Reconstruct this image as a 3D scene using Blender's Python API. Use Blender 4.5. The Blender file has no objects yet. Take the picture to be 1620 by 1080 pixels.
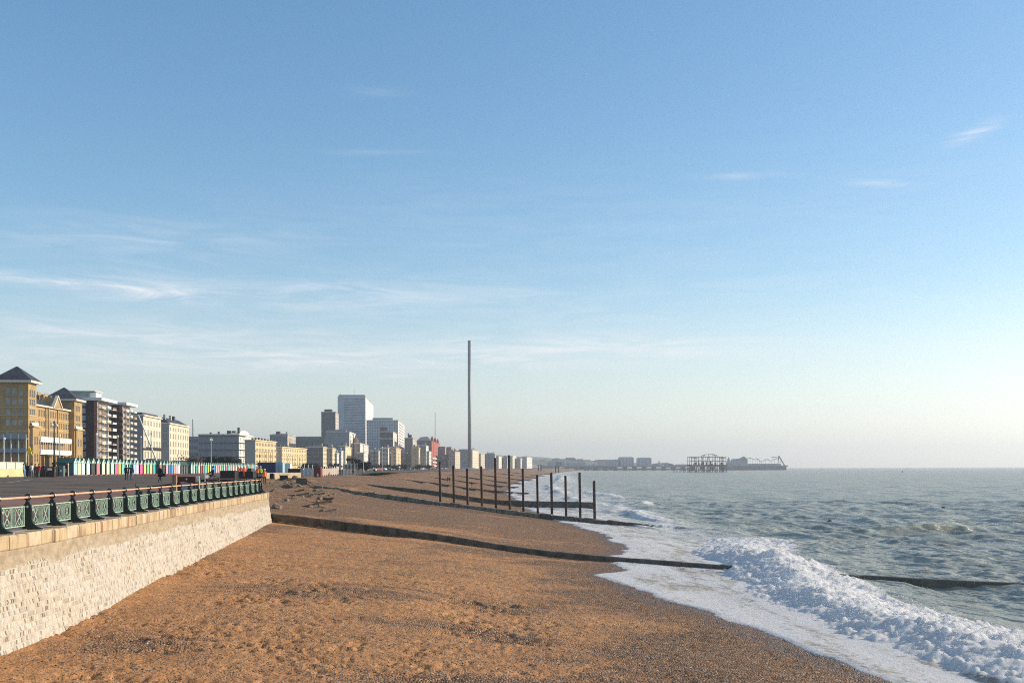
import bpy, math, random
import numpy as np
from mathutils import Vector, Matrix
random.seed(7)
SC = bpy.context.scene
COL = SC.collection
R = math.radians

# ------------------------------------------------------------------ camera
F = 1575.0                 # focal length in pixels of the 1620 px wide photograph
CAMZ = 7.0
ROLL = 0.16                # degrees
cam_d = bpy.data.cameras.new('camera')
cam = bpy.data.objects.new('camera', cam_d); COL.objects.link(cam)
cam_d.sensor_width = 36.0; cam_d.lens = 35.0
cam_d.shift_y = (739.8 - 540) / 1620
cam_d.clip_start = 0.5; cam_d.clip_end = 120000
cam.location = (0, 0, CAMZ)
cam.rotation_euler = (Matrix.Rotation(R(90), 4, 'X') @ Matrix.Rotation(R(-ROLL), 4, 'Z')).to_euler()
SC.camera = cam

# ------------------------------------------------------------------ sun, sky, exposure
SUN_EL, SUN_AZ = 18.0, 76.0        # azimuth in degrees clockwise from the view direction (+Y)
sd = bpy.data.lights.new('sun', 'SUN'); sun = bpy.data.objects.new('sun', sd); COL.objects.link(sun)
sd.energy = 5.0; sd.angle = R(0.6); sd.color = (1.0, 0.86, 0.68)
sv = Vector((math.sin(R(SUN_AZ)) * math.cos(R(SUN_EL)), math.cos(R(SUN_AZ)) * math.cos(R(SUN_EL)), math.sin(R(SUN_EL))))
sun.rotation_euler = sv.to_track_quat('Z', 'Y').to_euler()
W = bpy.data.worlds.new('World'); SC.world = W; W.use_nodes = True
wn = W.node_tree; wn.nodes.clear()
def N(nt, t, **k):
    n = nt.nodes.new(t)
    for a, b in k.items(): setattr(n, a, b)
    return n
def L(nt, a, b): nt.links.new(a, b)
def mth(nt, op, a, b=None, clamp=False):
    n = N(nt, 'ShaderNodeMath', operation=op, use_clamp=clamp)
    for i, v in enumerate((a, b)):
        if v is None: continue
        if isinstance(v, (int, float)): n.inputs[i].default_value = v
        else: L(nt, v, n.inputs[i])
    return n.outputs[0]
def mixc(nt, f, a, b, bt='MIX'):
    n = N(nt, 'ShaderNodeMix', data_type='RGBA', blend_type=bt)
    for i, v in ((0, f), (6, a), (7, b)):
        if isinstance(v, (int, float)): n.inputs[i].default_value = v
        elif isinstance(v, tuple): n.inputs[i].default_value = (v + (1,))[:4]
        else: L(nt, v, n.inputs[i])
    return n.outputs[2]
def noise(nt, vec, scale, detail=4, rough=.55, dist=0):
    n = N(nt, 'ShaderNodeTexNoise'); n.inputs['Scale'].default_value = scale
    n.inputs['Detail'].default_value = detail; n.inputs['Roughness'].default_value = rough
    n.inputs['Distortion'].default_value = dist
    if vec is not None: L(nt, vec, n.inputs['Vector'])
    return n.outputs[0]
def ramp(nt, v, lo, hi, a=0.0, b=1.0, smooth=True):
    n = N(nt, 'ShaderNodeMapRange', interpolation_type='SMOOTHSTEP' if smooth else 'LINEAR')
    L(nt, v, n.inputs[0])
    for i, x in zip((1, 2, 3, 4), (lo, hi, a, b)): n.inputs[i].default_value = x
    return n.outputs[0]
def scl(nt, v, s, loc=(0, 0, 0), rot=(0, 0, 0)):
    n = N(nt, 'ShaderNodeMapping'); n.inputs['Scale'].default_value = s
    n.inputs['Location'].default_value = loc; n.inputs['Rotation'].default_value = rot
    L(nt, v, n.inputs[0]); return n.outputs[0]
sky = N(wn, 'ShaderNodeTexSky', sky_type='NISHITA')
sky.sun_disc = False; sky.sun_elevation = R(SUN_EL); sky.sun_rotation = R(SUN_AZ)
sky.air_density = 1.0; sky.dust_density = 0.35; sky.ozone_density = 1.6; sky.altitude = 0
SKY_STRENGTH = 0.145
def sky_clouds():
    tc = N(wn, 'ShaderNodeTexCoord').outputs['Generated']
    sp = N(wn, 'ShaderNodeSeparateXYZ'); L(wn, tc, sp.inputs[0])
    az = mth(wn, 'ARCTAN2', sp.outputs[0], sp.outputs[1])
    el = mth(wn, 'ARCSINE', sp.outputs[2])
    cb = N(wn, 'ShaderNodeCombineXYZ'); L(wn, az, cb.inputs[0]); L(wn, el, cb.inputs[1])
    v = cb.outputs[0]
    big = noise(wn, scl(wn, v, (3.0, 14, 1), (1.3, 2.1, 0)), 1.0, 5, .55, .4)
    fine = noise(wn, scl(wn, v, (9, 75, 1), (.3, .7, 0), (0, 0, .06)), 1.0, 6, .62, 1.2)
    def blob(a, e, wa, we, amp, tilt=0.0):
        da = mth(wn, 'SUBTRACT', az, R(a)); de = mth(wn, 'SUBTRACT', el, R(e))
        de = mth(wn, 'SUBTRACT', de, mth(wn, 'MULTIPLY', da, tilt))
        q = mth(wn, 'ADD', mth(wn, 'POWER', mth(wn, 'ABSOLUTE', mth(wn, 'DIVIDE', da, R(wa))), 2.0),
                mth(wn, 'POWER', mth(wn, 'ABSOLUTE', mth(wn, 'DIVIDE', de, R(we))), 2.0))
        return mth(wn, 'MULTIPLY', mth(wn, 'EXPONENT', mth(wn, 'MULTIPLY', q, -1.0)), amp)
    tot = None
    for b in ((-19, 6.9, 11, 1.0, 1.25, -.03), (-22, 5.6, 12, .5, .8, 0), (-8, 6.2, 13, .7, .9, .01), (-24, 9.6, 8, .35, 1.3, -.04), (-13, 9.8, 14, .75, .65, .02), (5, 6.8, 12, .7, .9, 0),
              (15, 6.4, 9, .55, .8, -.01), (-22, 12.4, 8, .9, .5, .02), (-5, 8.5, 30, 3.2, .28, 0), (8, 14, 24, 3, .14, .02), (25, 6.2, 5, .45, .5, .1), (25.0, 16.9, 1.1, .32, .7, .25),
              (12.9, 15.9, 1.9, .16, .65, -.03), (20.4, 14.9, 1.4, .17, .55, -.1), (-8.6, 17.4, 1.9, .16, .2, .02), (-4.3, 17.5, 1.5, .12, .3, 0),
              (3.3, 3.2, 4, .3, .5, 0), (18, 3.0, 12, .5, .35, 0), (-7, 5.2, 1.0, .1, .5, .1), (-7.8, 20.5, 1.6, .3, .25, 0), (2.2, 4.6, 1.0, .14, .6, .12)):
        x = blob(*b); tot = x if tot is None else mth(wn, 'ADD', tot, x)
    m = mth(wn, 'MULTIPLY', tot, mth(wn, 'ADD', mth(wn, 'MULTIPLY', ramp(wn, fine, .32, .72), .85), .15))
    m = mth(wn, 'MULTIPLY', m, ramp(wn, big, .30, .62, .35, 1.0))
    return mth(wn, 'MULTIPLY', m, 0.72, clamp=True)
cm = sky_clouds()
hs = N(wn, 'ShaderNodeHueSaturation'); hz = N(wn, 'ShaderNodeSeparateXYZ'); L(wn, N(wn, 'ShaderNodeTexCoord').outputs['Generated'], hz.inputs[0])
L(wn, mth(wn, 'SUBTRACT', ramp(wn, hz.outputs[2], 0.0, .20, .62, 1.42), ramp(wn, hz.outputs[2], .42, .75, 0, .45)), hs.inputs['Saturation']); 
gm = N(wn, 'ShaderNodeGamma'); gm.inputs[1].default_value = .80
L(wn, mixc(wn, 1.0, sky.outputs[0], (1 / 5.2,) * 3, 'MULTIPLY'), gm.inputs[0]); L(wn, mixc(wn, 1.0, gm.outputs[0], (5.2,) * 3, 'MULTIPLY'), hs.inputs['Color'])
skycol = mixc(wn, cm, hs.outputs[0], (5.4, 5.5, 5.7))
bg = N(wn, 'ShaderNodeBackground'); bg.inputs[1].default_value = SKY_STRENGTH
L(wn, skycol, bg.inputs[0])
wo = N(wn, 'ShaderNodeOutputWorld'); L(wn, bg.outputs[0], wo.inputs[0])
SC.view_settings.view_transform = 'Standard'; SC.view_settings.look = 'None'
SC.view_settings.exposure = 0.30; SC.view_settings.gamma = 1.0
SC.view_settings.use_curve_mapping = False
SC.render.engine = 'CYCLES'
SC.cycles.max_bounces = 6; SC.cycles.volume_bounces = 0; SC.cycles.transparent_max_bounces = 16
SC.cycles.use_denoising = False; SC.cycles.filter_width = 1.05
SC.cycles.caustics_reflective = False; SC.cycles.caustics_refractive = False
SC.cycles.sample_clamp_indirect = 6.0
HAZE_DENSITY = 0.00017

# ------------------------------------------------------------------ helpers
def hy(px): return 739.8 - (px - 810) * math.tan(R(ROLL))
def K(px): return (px - 810) / F
def at(px, d, z=None):
    return (K(px) * d, d, z)
def zat(px, py, d): return CAMZ - (py - hy(px)) * d / F

def tag(o, label=None, cat=None, group=None, kind=None):
    if label: o['label'] = label
    if cat: o['category'] = cat
    if group: o['group'] = group
    if kind: o['kind'] = kind
    return o
def empty(name, loc=(0, 0, 0), rz=0):
    o = bpy.data.objects.new(name, None); COL.objects.link(o)
    o.location = loc; o.rotation_euler = (0, 0, rz); o.empty_display_size = .3
    return o
class MB:
    """collects shapes, then links them as one mesh object"""
    def __init__(s): s.v = []; s.f = []; s.m = []; s.cur = 0
    def add(s, vs, fs, M=None):
        o = len(s.v)
        if M is not None: vs = [tuple(M @ Vector(p)) for p in vs]
        s.v += [tuple(p) for p in vs]
        s.f += [tuple(i + o for i in f) for f in fs]; s.m += [s.cur] * len(fs)
        return s
    def mat(s, i): s.cur = i; return s
    def box(s, x0, x1, y0, y1, z0, z1, M=None):
        return s.add([(x0, y0, z0), (x1, y0, z0), (x1, y1, z0), (x0, y1, z0), (x0, y0, z1), (x1, y0, z1), (x1, y1, z1), (x0, y1, z1)],
                     [(0, 3, 2, 1), (4, 5, 6, 7), (0, 1, 5, 4), (1, 2, 6, 5), (2, 3, 7, 6), (3, 0, 4, 7)], M)
    def cbox(s, c, d, M=None):
        return s.box(c[0] - d[0] / 2, c[0] + d[0] / 2, c[1] - d[1] / 2, c[1] + d[1] / 2, c[2] - d[2] / 2, c[2] + d[2] / 2, M)
    def frust(s, b, t, z0, z1, M=None):
        (a, c, d, e), (f, g, h, i) = b, t
        return s.add([(a, d, z0), (c, d, z0), (c, e, z0), (a, e, z0), (f, h, z1), (g, h, z1), (g, i, z1), (f, i, z1)],
                     [(0, 3, 2, 1), (4, 5, 6, 7), (0, 1, 5, 4), (1, 2, 6, 5), (2, 3, 7, 6), (3, 0, 4, 7)], M)
    def tube(s, pts, r, n=6, M=None, caps=True, closed=False):
        pts = [Vector(p) for p in pts]; k = len(pts)
        rs = r if isinstance(r, (list, tuple)) else [r] * k
        vs = []; ref = None
        for i, p in enumerate(pts):
            if closed: t = pts[(i + 1) % k] - pts[i - 1]
            else: t = pts[min(i + 1, k - 1)] - pts[max(i - 1, 0)]
            t.normalize()
            if ref is None or abs(ref.dot(t)) > .98: ref = Vector((0, 0, 1)) if abs(t.z) < .9 else Vector((1, 0, 0))
            a = t.cross(ref).normalized(); b = t.cross(a).normalized()
            for j in range(n):
                q = 2 * math.pi * (j + .5) / n
                vs.append(p + (a * math.cos(q) + b * math.sin(q)) * rs[i])
        fs = []
        for i in range(k if closed else k - 1):
            i2 = (i + 1) % k
            for j in range(n): fs.append((i * n + j, i * n + (j + 1) % n, i2 * n + (j + 1) % n, i2 * n + j))
        if caps and not closed:
            fs.append(tuple(range(n))[::-1]); fs.append(tuple((k - 1) * n + j for j in range(n)))
        return s.add(vs, fs, M)
    def lathe(s, prof, n=10, c=(0, 0, 0), M=None):
        vs = []; fs = []
        for r, z in prof:
            for j in range(n):
                q = 2 * math.pi * j / n; vs.append((c[0] + r * math.cos(q), c[1] + r * math.sin(q), c[2] + z))
        for i in range(len(prof) - 1):
            for j in range(n): fs.append((i * n + j, i * n + (j + 1) % n, (i + 1) * n + (j + 1) % n, (i + 1) * n + j))
        fs.append(tuple(range(n))[::-1]); fs.append(tuple((len(prof) - 1) * n + j for j in range(n)))
        return s.add(vs, fs, M)
    def prism(s, poly, axis, a0, a1, M=None):
        """poly = 2D outline, extruded along axis ('x': poly is y,z; 'y': poly is x,z; 'z': poly is x,y)"""
        def pt(p, a): return {'x': (a, p[0], p[1]), 'y': (p[0], a, p[1]), 'z': (p[0], p[1], a)}[axis]
        n = len(poly); vs = [pt(p, a0) for p in poly] + [pt(p, a1) for p in poly]
        fs = [tuple(range(n))[::-1], tuple(range(n, 2 * n))] + [(i, (i + 1) % n, n + (i + 1) % n, n + i) for i in range(n)]
        return s.add(vs, fs, M)
    def ico(s, c, r, M=None, squash=1.0):
        t = (1 + 5 ** .5) / 2; k = r / math.sqrt(1 + t * t)
        vs = [(-1, t, 0), (1, t, 0), (-1, -t, 0), (1, -t, 0), (0, -1, t), (0, 1, t), (0, -1, -t), (0, 1, -t), (t, 0, -1), (t, 0, 1), (-t, 0, -1), (-t, 0, 1)]
        vs = [(c[0] + a * k, c[1] + b * k, c[2] + d * k * squash) for a, b, d in vs]
        fs = [(0, 11, 5), (0, 5, 1), (0, 1, 7), (0, 7, 10), (0, 10, 11), (1, 5, 9), (5, 11, 4), (11, 10, 2), (10, 7, 6), (7, 1, 8),
              (3, 9, 4), (3, 4, 2), (3, 2, 6), (3, 6, 8), (3, 8, 9), (4, 9, 5), (2, 4, 11), (6, 2, 10), (8, 6, 7), (9, 8, 1)]
        return s.add(vs, fs, M)
    def mesh(s, name, mats):
        me = bpy.data.meshes.new(name); me.from_pydata(s.v, [], s.f)
        for m in (mats if isinstance(mats, (list, tuple)) else [mats]): me.materials.append(m)
        if any(s.m): me.polygons.foreach_set('material_index', s.m)
        me.validate(); me.update(); return me
    def build(s, name, mats, parent=None, smooth=False, loc=None, rz=None):
        me = s.mesh(name, mats)
        if smooth: me.polygons.foreach_set('use_smooth', [True] * len(me.polygons))
        return link(name, me, parent, loc, rz)
def link(name, me, parent=None, loc=None, rz=None):
    o = bpy.data.objects.new(name, me); COL.objects.link(o)
    if parent is not None: o.parent = parent
    if loc is not None: o.location = loc
    if rz is not None: o.rotation_euler = (0, 0, rz)
    return o
KIDS = {}
def copy_tree(o, parent=None):
    c = o.copy(); COL.objects.link(c); c.parent = parent
    for ch in list(o.children): copy_tree(ch, c)
    return c
def grid_mesh(name, X, Y, Z, mat, attrs=None, kind='structure', uv=None, smooth=True):
    nr, nc = X.shape
    co = np.stack([X, Y, Z], -1).reshape(-1, 3).astype(np.float32)
    idx = np.arange(nr * nc).reshape(nr, nc)
    q = np.stack([idx[:-1, :-1], idx[:-1, 1:], idx[1:, 1:], idx[1:, :-1]], -1).reshape(-1, 4)
    me = bpy.data.meshes.new(name)
    me.vertices.add(len(co)); me.vertices.foreach_set('co', co.ravel())
    me.loops.add(q.size); me.loops.foreach_set('vertex_index', q.ravel().astype(np.int32))
    me.polygons.add(len(q)); me.polygons.foreach_set('loop_start', np.arange(0, q.size, 4, dtype=np.int32))
    me.polygons.foreach_set('loop_total', np.full(len(q), 4, dtype=np.int32))
    me.update(calc_edges=True)
    if smooth: me.polygons.foreach_set('use_smooth', np.ones(len(q), dtype=bool))
    for k, a in (attrs or {}).items():
        at_ = me.attributes.new(k, 'FLOAT', 'POINT'); at_.data.foreach_set('value', a.astype(np.float32).ravel())
    if uv is not None:
        l = me.uv_layers.new(name='UVMap'); u = np.stack(uv, -1).reshape(-1, 2).astype(np.float32)
        l.data.foreach_set('uv', u[q.ravel()].ravel())
    me.materials.append(mat); me.validate()
    o = link(name, me)
    if kind: o['kind'] = kind
    return o

# ---- numpy noise
def _h(i, j, s):
    n = (i * 374761393 + j * 668265263 + s * 974634777) & 0xffffffff
    n = ((n ^ (n >> 13)) * 1274126177) & 0xffffffff
    return ((n ^ (n >> 16)) & 0xffff) / 65535.0
def vnoise(x, y, s=0):
    x = np.asarray(x, float); y = np.asarray(y, float)
    i = np.floor(x).astype(np.int64); j = np.floor(y).astype(np.int64)
    u = x - i; v = y - j; u = u * u * u * (u * (u * 6 - 15) + 10); v = v * v * v * (v * (v * 6 - 15) + 10)
    return (_h(i, j, s) * (1 - u) + _h(i + 1, j, s) * u) * (1 - v) + (_h(i, j + 1, s) * (1 - u) + _h(i + 1, j + 1, s) * u) * v
def fbm(x, y, oct=4, s=0, g=.5):
    t = 0; a = 1; n = 0
    for k in range(oct):
        t = t + a * vnoise(x * 2 ** k + 17.3 * k, y * 2 ** k - 9.1 * k, s + k); n += a; a *= g
    return t / n
def sst(x, a, b):
    t = np.clip((x - a) / (b - a), 0, 1); return t * t * (3 - 2 * t)

# ------------------------------------------------------------------ materials
MATS = {}
def pm(name, col, rough=.7, spec=.3, metal=0, var=0.0, vscale=1.0, bump=0.0, bscale=20.0, dirt=None):
    if name in MATS: return MATS[name]
    m = bpy.data.materials.new(name); m.use_nodes = True; nt = m.node_tree
    b = nt.nodes['Principled BSDF']
    b.inputs['Base Color'].default_value = (*col, 1); b.inputs['Roughness'].default_value = rough
    b.inputs['Specular IOR Level'].default_value = spec; b.inputs['Metallic'].default_value = metal
    g = N(nt, 'ShaderNodeNewGeometry').outputs['Position'] if (var or bump or dirt) else None
    c = None
    if var:
        n = noise(nt, g, vscale, 5, .6)
        lo = tuple(x * (1 - var) for x in col); hi = tuple(min(1, x * (1 + var)) for x in col)
        c = mixc(nt, ramp(nt, n, .3, .7), lo, hi)
    if dirt:
        n = noise(nt, scl(nt, g, (1, 1, .15)), dirt[1], 5, .65)
        c = mixc(nt, ramp(nt, n, .47, .66, 0, dirt[2]), c if c is not None else col, dirt[0])
    if c is not None: L(nt, c, b.inputs['Base Color'])
    if bump:
        bn = N(nt, 'ShaderNodeBump'); bn.inputs['Strength'].default_value = bump; bn.inputs['Distance'].default_value = .05
        L(nt, noise(nt, g, bscale, 4, .6), bn.inputs['Height']); L(nt, bn.outputs[0], b.inputs['Normal'])
    MATS[name] = m; return m
# ------------------------------------------------------------------ the lie of the land
SH_Y = np.array([-60, 20, 30.6, 36.9, 43.4, 48.1, 54.4, 59.4, 63, 67.5, 79.4, 95, 117, 128, 172, 206, 270, 408, 590, 980, 1820, 2600, 4000, 9000])
SH_X = np.array([20, 14.5, 12.0, 10.3, 9.4, 7.3, 6.6, 5.5, 7.6, 6.4, 9.3, 8.9, 6.7, 4.1, 2.2, 1.3, -1.7, 0, 11, 31, 104, 190, 330, 330.])
def shore_x(y): return np.interp(y, SH_Y, SH_X)
PX = np.array([-60, -46, -38, -30, -18.8, -10, -5, 0, 4, 8, 12.3, 18, 25, 40, 120])
PZ = np.array([5.0, 5.0, 4.95, 4.4, 3.3, 2.5, 2.0, 1.35, .95, .68, .45, .1, -.3, -1.2, -4])
def shift0(y): return np.interp(y, [125, 172, 206, 270, 408, 590, 980, 1820, 2600, 4000], [0, 11, 12, 14.7, 13, 2, -18, -91, -177, -317])
GR = [(72.3, .461), (126.4, .577), (181.3, .654), (266.8, .72), (345, .7), (430, .7), (540, .7), (680, .7), (850, .7), (1080, .7)]
WALL = [(-14.6, 8), (-14.5, 18), (-14.5, 28.2), (-14.7, 32.2), (-15.1, 36), (-15.6, 41.4), (-16.2, 46.5), (-16.75, 52), (-17.4, 58.5), (-17.95, 65), (-18.45, 70), (-18.85, 75.5), (-19.45, 79.5), (-20.7, 83), (-22.9, 86), (-26.2, 88), (-31, 89)]
WY = np.array([p[1] for p in WALL]); WX = np.array([p[0] for p in WALL])
def wall_x(y): return np.interp(y, WY[:14], WX[:14])
def terrain(x, y, detail=True):
    x = np.asarray(x, float); y = np.asarray(y, float)
    w = sst(y, 125, 165); st = 1 + .2 * w
    xp = np.where(y > 125, (x - (13 - shift0(y))) * st + 13, x)
    base = np.interp(xp, PX, PZ)
    off = np.zeros_like(base)
    f = [y + b * x - a for a, b in GR]
    g0 = np.where(y > 55, 1 - .45 * sst(y, 55, 75), 1.0)
    off0 = -(.12 + .8 * np.clip((8 - x) / 22, 0, 1) * g0)
    near = np.clip(1 + f[0] / 4, 0, 1)            # scour towards the first groyne
    off0 = off0 - .18 * near * np.clip((12 - x) / 20, 0, 1)
    cur = off0
    for i in range(len(GR) - 1):
        t = np.clip(f[i] / np.maximum(f[i] - f[i + 1], 1), 0, 1)
        a = -.08 if i == 0 else .12
        bay = a + (-.42 - a) * t ** 1.2
        if i == 0: bay = bay + .15 * t
        w = sst(f[i], -.25, .15) * (x < 40)
        cur = cur * (1 - w) + bay * w
    z = base + cur * np.clip(base + .9, 0, 1) * (1 - sst(-xp, np.where(y > 100, 14, 34), np.where(y > 100, 28, 44)))
    if detail:
        z = z + .30 * (fbm(x / 9, y / 14, 3, 3) - .5) + .06 * (fbm(x / 1.6, y / 2.6, 3, 11) - .5)
        near_w = 1 - sst(y, 60, 130)
        bl = (1 - sst(y, 30, 40)) * sst(-x, 0, 3) * sst(fbm(x / 4, y / 3.5, 3, 49), .42, .58); z = z - .10 * bl * sst(fbm(x / .5, y / .38, 3, 48, .65), .50, .68)
    # footprints and scuffed hollows
        m = sst(fbm(x / 5, y / 7, 3, 41), .46, .60) * near_w
        m = m * (sst(-x, -3, 1) * .8 + .2 * sst(fbm(x / 3, y / 3, 2, 43), .5, .6)) * (1 - sst(y, 46, 62)) ; z = z - .13 * m * sst(fbm(x / .55, y / .42, 3, 5, .65), .50, .70) - .03 * near_w * sst(vnoise(x / .22, y / .26, 8), .6, .9)
        z = z + .02 * near_w * (vnoise(x / .13, y / .16, 15) - .5)
        # dug up ground by the works at the end of the wall
        d = np.exp(-(((x + 27) / 7) ** 2 + ((y - 104) / 9) ** 2))
        z = z + d * (1.1 * (fbm(x / 2.6, y / 3.2, 4, 77, .6) - .45) + .35)
        d2 = np.exp(-(((x + 30) / 9) ** 2 + ((y - 150) / 22) ** 2))
        z = z + .35 * d2 + d2 * (1.9 * (fbm(x / 3, y / 5, 5, 79, .62) - .5) + .3)
    return z
def tz(x, y): return float(terrain(np.array([x]), np.array([y]))[0])
PE_Y = [-60, 70, 80, 88, 110, 150, 206, 270, 408, 590, 980, 1820, 2600, 4000, 9000]
PE_X = [-15, -18, -21, -33, -36, -44, -52, -54, -53, -42, -22, 48, 130, 270, 270]
def prom_edge(y): return np.interp(y, PE_Y, PE_X)
def zprom(x, y):
    u = -(np.asarray(x, float) + np.where(np.asarray(y) > 150, 0, 0))
    s = np.interp(y, [300, 600, 2600], [0, 20, 300])
    u = u + s * 0 
    e = prom_edge(y) - x
    near = 5.1 + .6 * sst(u, 20, 45) + .3 * sst(u, 45, 66)
    far = 5.1 + .6 * sst(e, 0, 12) + .3 * sst(e, 12, 35)
    w = sst(np.asarray(y, float), 150, 260)
    return near * (1 - w) + far * w
def zp(x, y): return float(zprom(np.array([x]), np.array([y]))[0])

# ------------------------------------------------------------------ beach
def mat_beach():
    m = bpy.data.materials.new('shingle_and_sand'); m.use_nodes = True; nt = m.node_tree
    b = nt.nodes['Principled BSDF']; P = N(nt, 'ShaderNodeNewGeometry').outputs['Position']
    big = noise(nt, scl(nt, P, (.10, .17, .1), (3, 1, 0), (0, 0, .25)), 1, 5, .62, .5)
    mid = noise(nt, scl(nt, P, (.55, 1.1, .5)), 1, 4, .6)
    v1 = N(nt, 'ShaderNodeTexVoronoi'); v1.inputs['Scale'].default_value = 14; L(nt, P, v1.inputs['Vector'])
    v2 = N(nt, 'ShaderNodeTexVoronoi'); v2.inputs['Scale'].default_value = 5.5; L(nt, P, v2.inputs['Vector'])
    s1 = N(nt, 'ShaderNodeSeparateColor'); L(nt, v1.outputs['Color'], s1.inputs[0])
    s2 = N(nt, 'ShaderNodeSeparateColor'); L(nt, v2.outputs['Color'], s2.inputs[0])
    cr = N(nt, 'ShaderNodeValToRGB'); e = cr.color_ramp
    e.elements[0].position = 0; e.elements[0].color = (.022, .016, .012, 1)
    e.elements[1].position = 1; e.elements[1].color = (.72, .58, .44, 1)
    for p, c in ((.28, (.15, .085, .045, 1)), (.6, (.30, .175, .095, 1)), (.85, (.36, .25, .17, 1)), (.93, (.30, .27, .25, 1))):
        x = e.elements.new(p); x.color = c
    L(nt, s1.outputs[0], cr.inputs[0])
    peb = mixc(nt, .25, cr.outputs[0], mixc(nt, s2.outputs[1], (.15, .09, .055), (.42, .27, .17)))
    sand = mixc(nt, ramp(nt, mid, .3, .7), (.38, .205, .095), (.50, .29, .14))
    att = N(nt, 'ShaderNodeAttribute', attribute_name='shingle').outputs['Fac']
    sm = mth(nt, 'ADD', mth(nt, 'MULTIPLY', mth(nt, 'SUBTRACT', big, .5), 3.8), att)
    sm = mth(nt, 'ADD', sm, mth(nt, 'MULTIPLY', mth(nt, 'SUBTRACT', mid, .5), 1.3))
    f = ramp(nt, sm, .15, .75)
    # scattered stones on the sand too
    f2 = mth(nt, 'MAXIMUM', f, ramp(nt, s1.outputs[2], .80, .84, 0, .8))
    c = mixc(nt, f2, sand, peb)
    wet = N(nt, 'ShaderNodeAttribute', attribute_name='wet').outputs['Fac']
    wetm = ramp(nt, mth(nt, 'ADD', wet, mth(nt, 'MULTIPLY', mth(nt, 'SUBTRACT', mid, .5), .5)), .3, .7)
    c = mixc(nt, mth(nt, 'MULTIPLY', wetm, .42), c, (.07, .035, .018))
    L(nt, mixc(nt, 1.0, c, (1.10, .96, .81), 'MULTIPLY'), b.inputs['Base Color'])
    L(nt, mth(nt, 'SUBTRACT', .85, mth(nt, 'MULTIPLY', wetm, .35)), b.inputs['Roughness'])
    b.inputs['Specular IOR Level'].default_value = .3
    hgt = mth(nt, 'MULTIPLY', mth(nt, 'SUBTRACT', 1.0, v1.outputs['Distance']), mth(nt, 'ADD', mth(nt, 'MULTIPLY', f2, .9), .08))
    hgt = mth(nt, 'ADD', hgt, mth(nt, 'MULTIPLY', noise(nt, P, 3.2, 5, .65), 1.3))
    bn = N(nt, 'ShaderNodeBump'); bn.inputs['Strength'].default_value = 1.0; bn.inputs['Distance'].default_value = .11
    L(nt, hgt, bn.inputs['Height']); L(nt, bn.outputs[0], b.inputs['Normal'])
    return m
def fan(az0, az1, na, rs):
    az = np.radians(np.linspace(az0, az1, na))
    A, Rr = np.meshgrid(az, rs)
    return Rr * np.tan(A), Rr + 0 * A           # Y is the row distance, X widens with it
rows = np.concatenate([np.geomspace(10, 210, 620), np.geomspace(212, 2700, 130)])
X, Y = fan(-44, 33, 620, rows)
Z = terrain(X, Y)
inside = (X < wall_x(Y) - .9) & (Y < 78)
Z = np.where(inside, np.minimum(Z, 1.0), Z)
e = prom_edge(Y)
Z = np.where((X < e - 1.0) & (Y > 80), zprom(X, Y) - .6, Z)
sh = .46 + .5 * sst(X, -6, 9) * 1.0 + .45 * sst(Y, 75, 90) - .42 * np.exp(-(((X + 13) / 8) ** 2)) * (1 - sst(Y, 70, 95))
sh = sh - .30 * np.exp(-((X + 2) / 6) ** 2 - ((Y - 52) / 14) ** 2) + .35 * sst(-Y, -31, -22) * sst(X, -12, -4) * .4
wet = 1 - np.abs(X - shore_x(Y) + .3) / 2.2
wet = np.clip(wet, 0, 1) + sst(X - shore_x(Y), 0, 1)
grid_mesh('beach', X, Y, Z, mat_beach(), {'shingle': sh, 'wet': wet})

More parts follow.
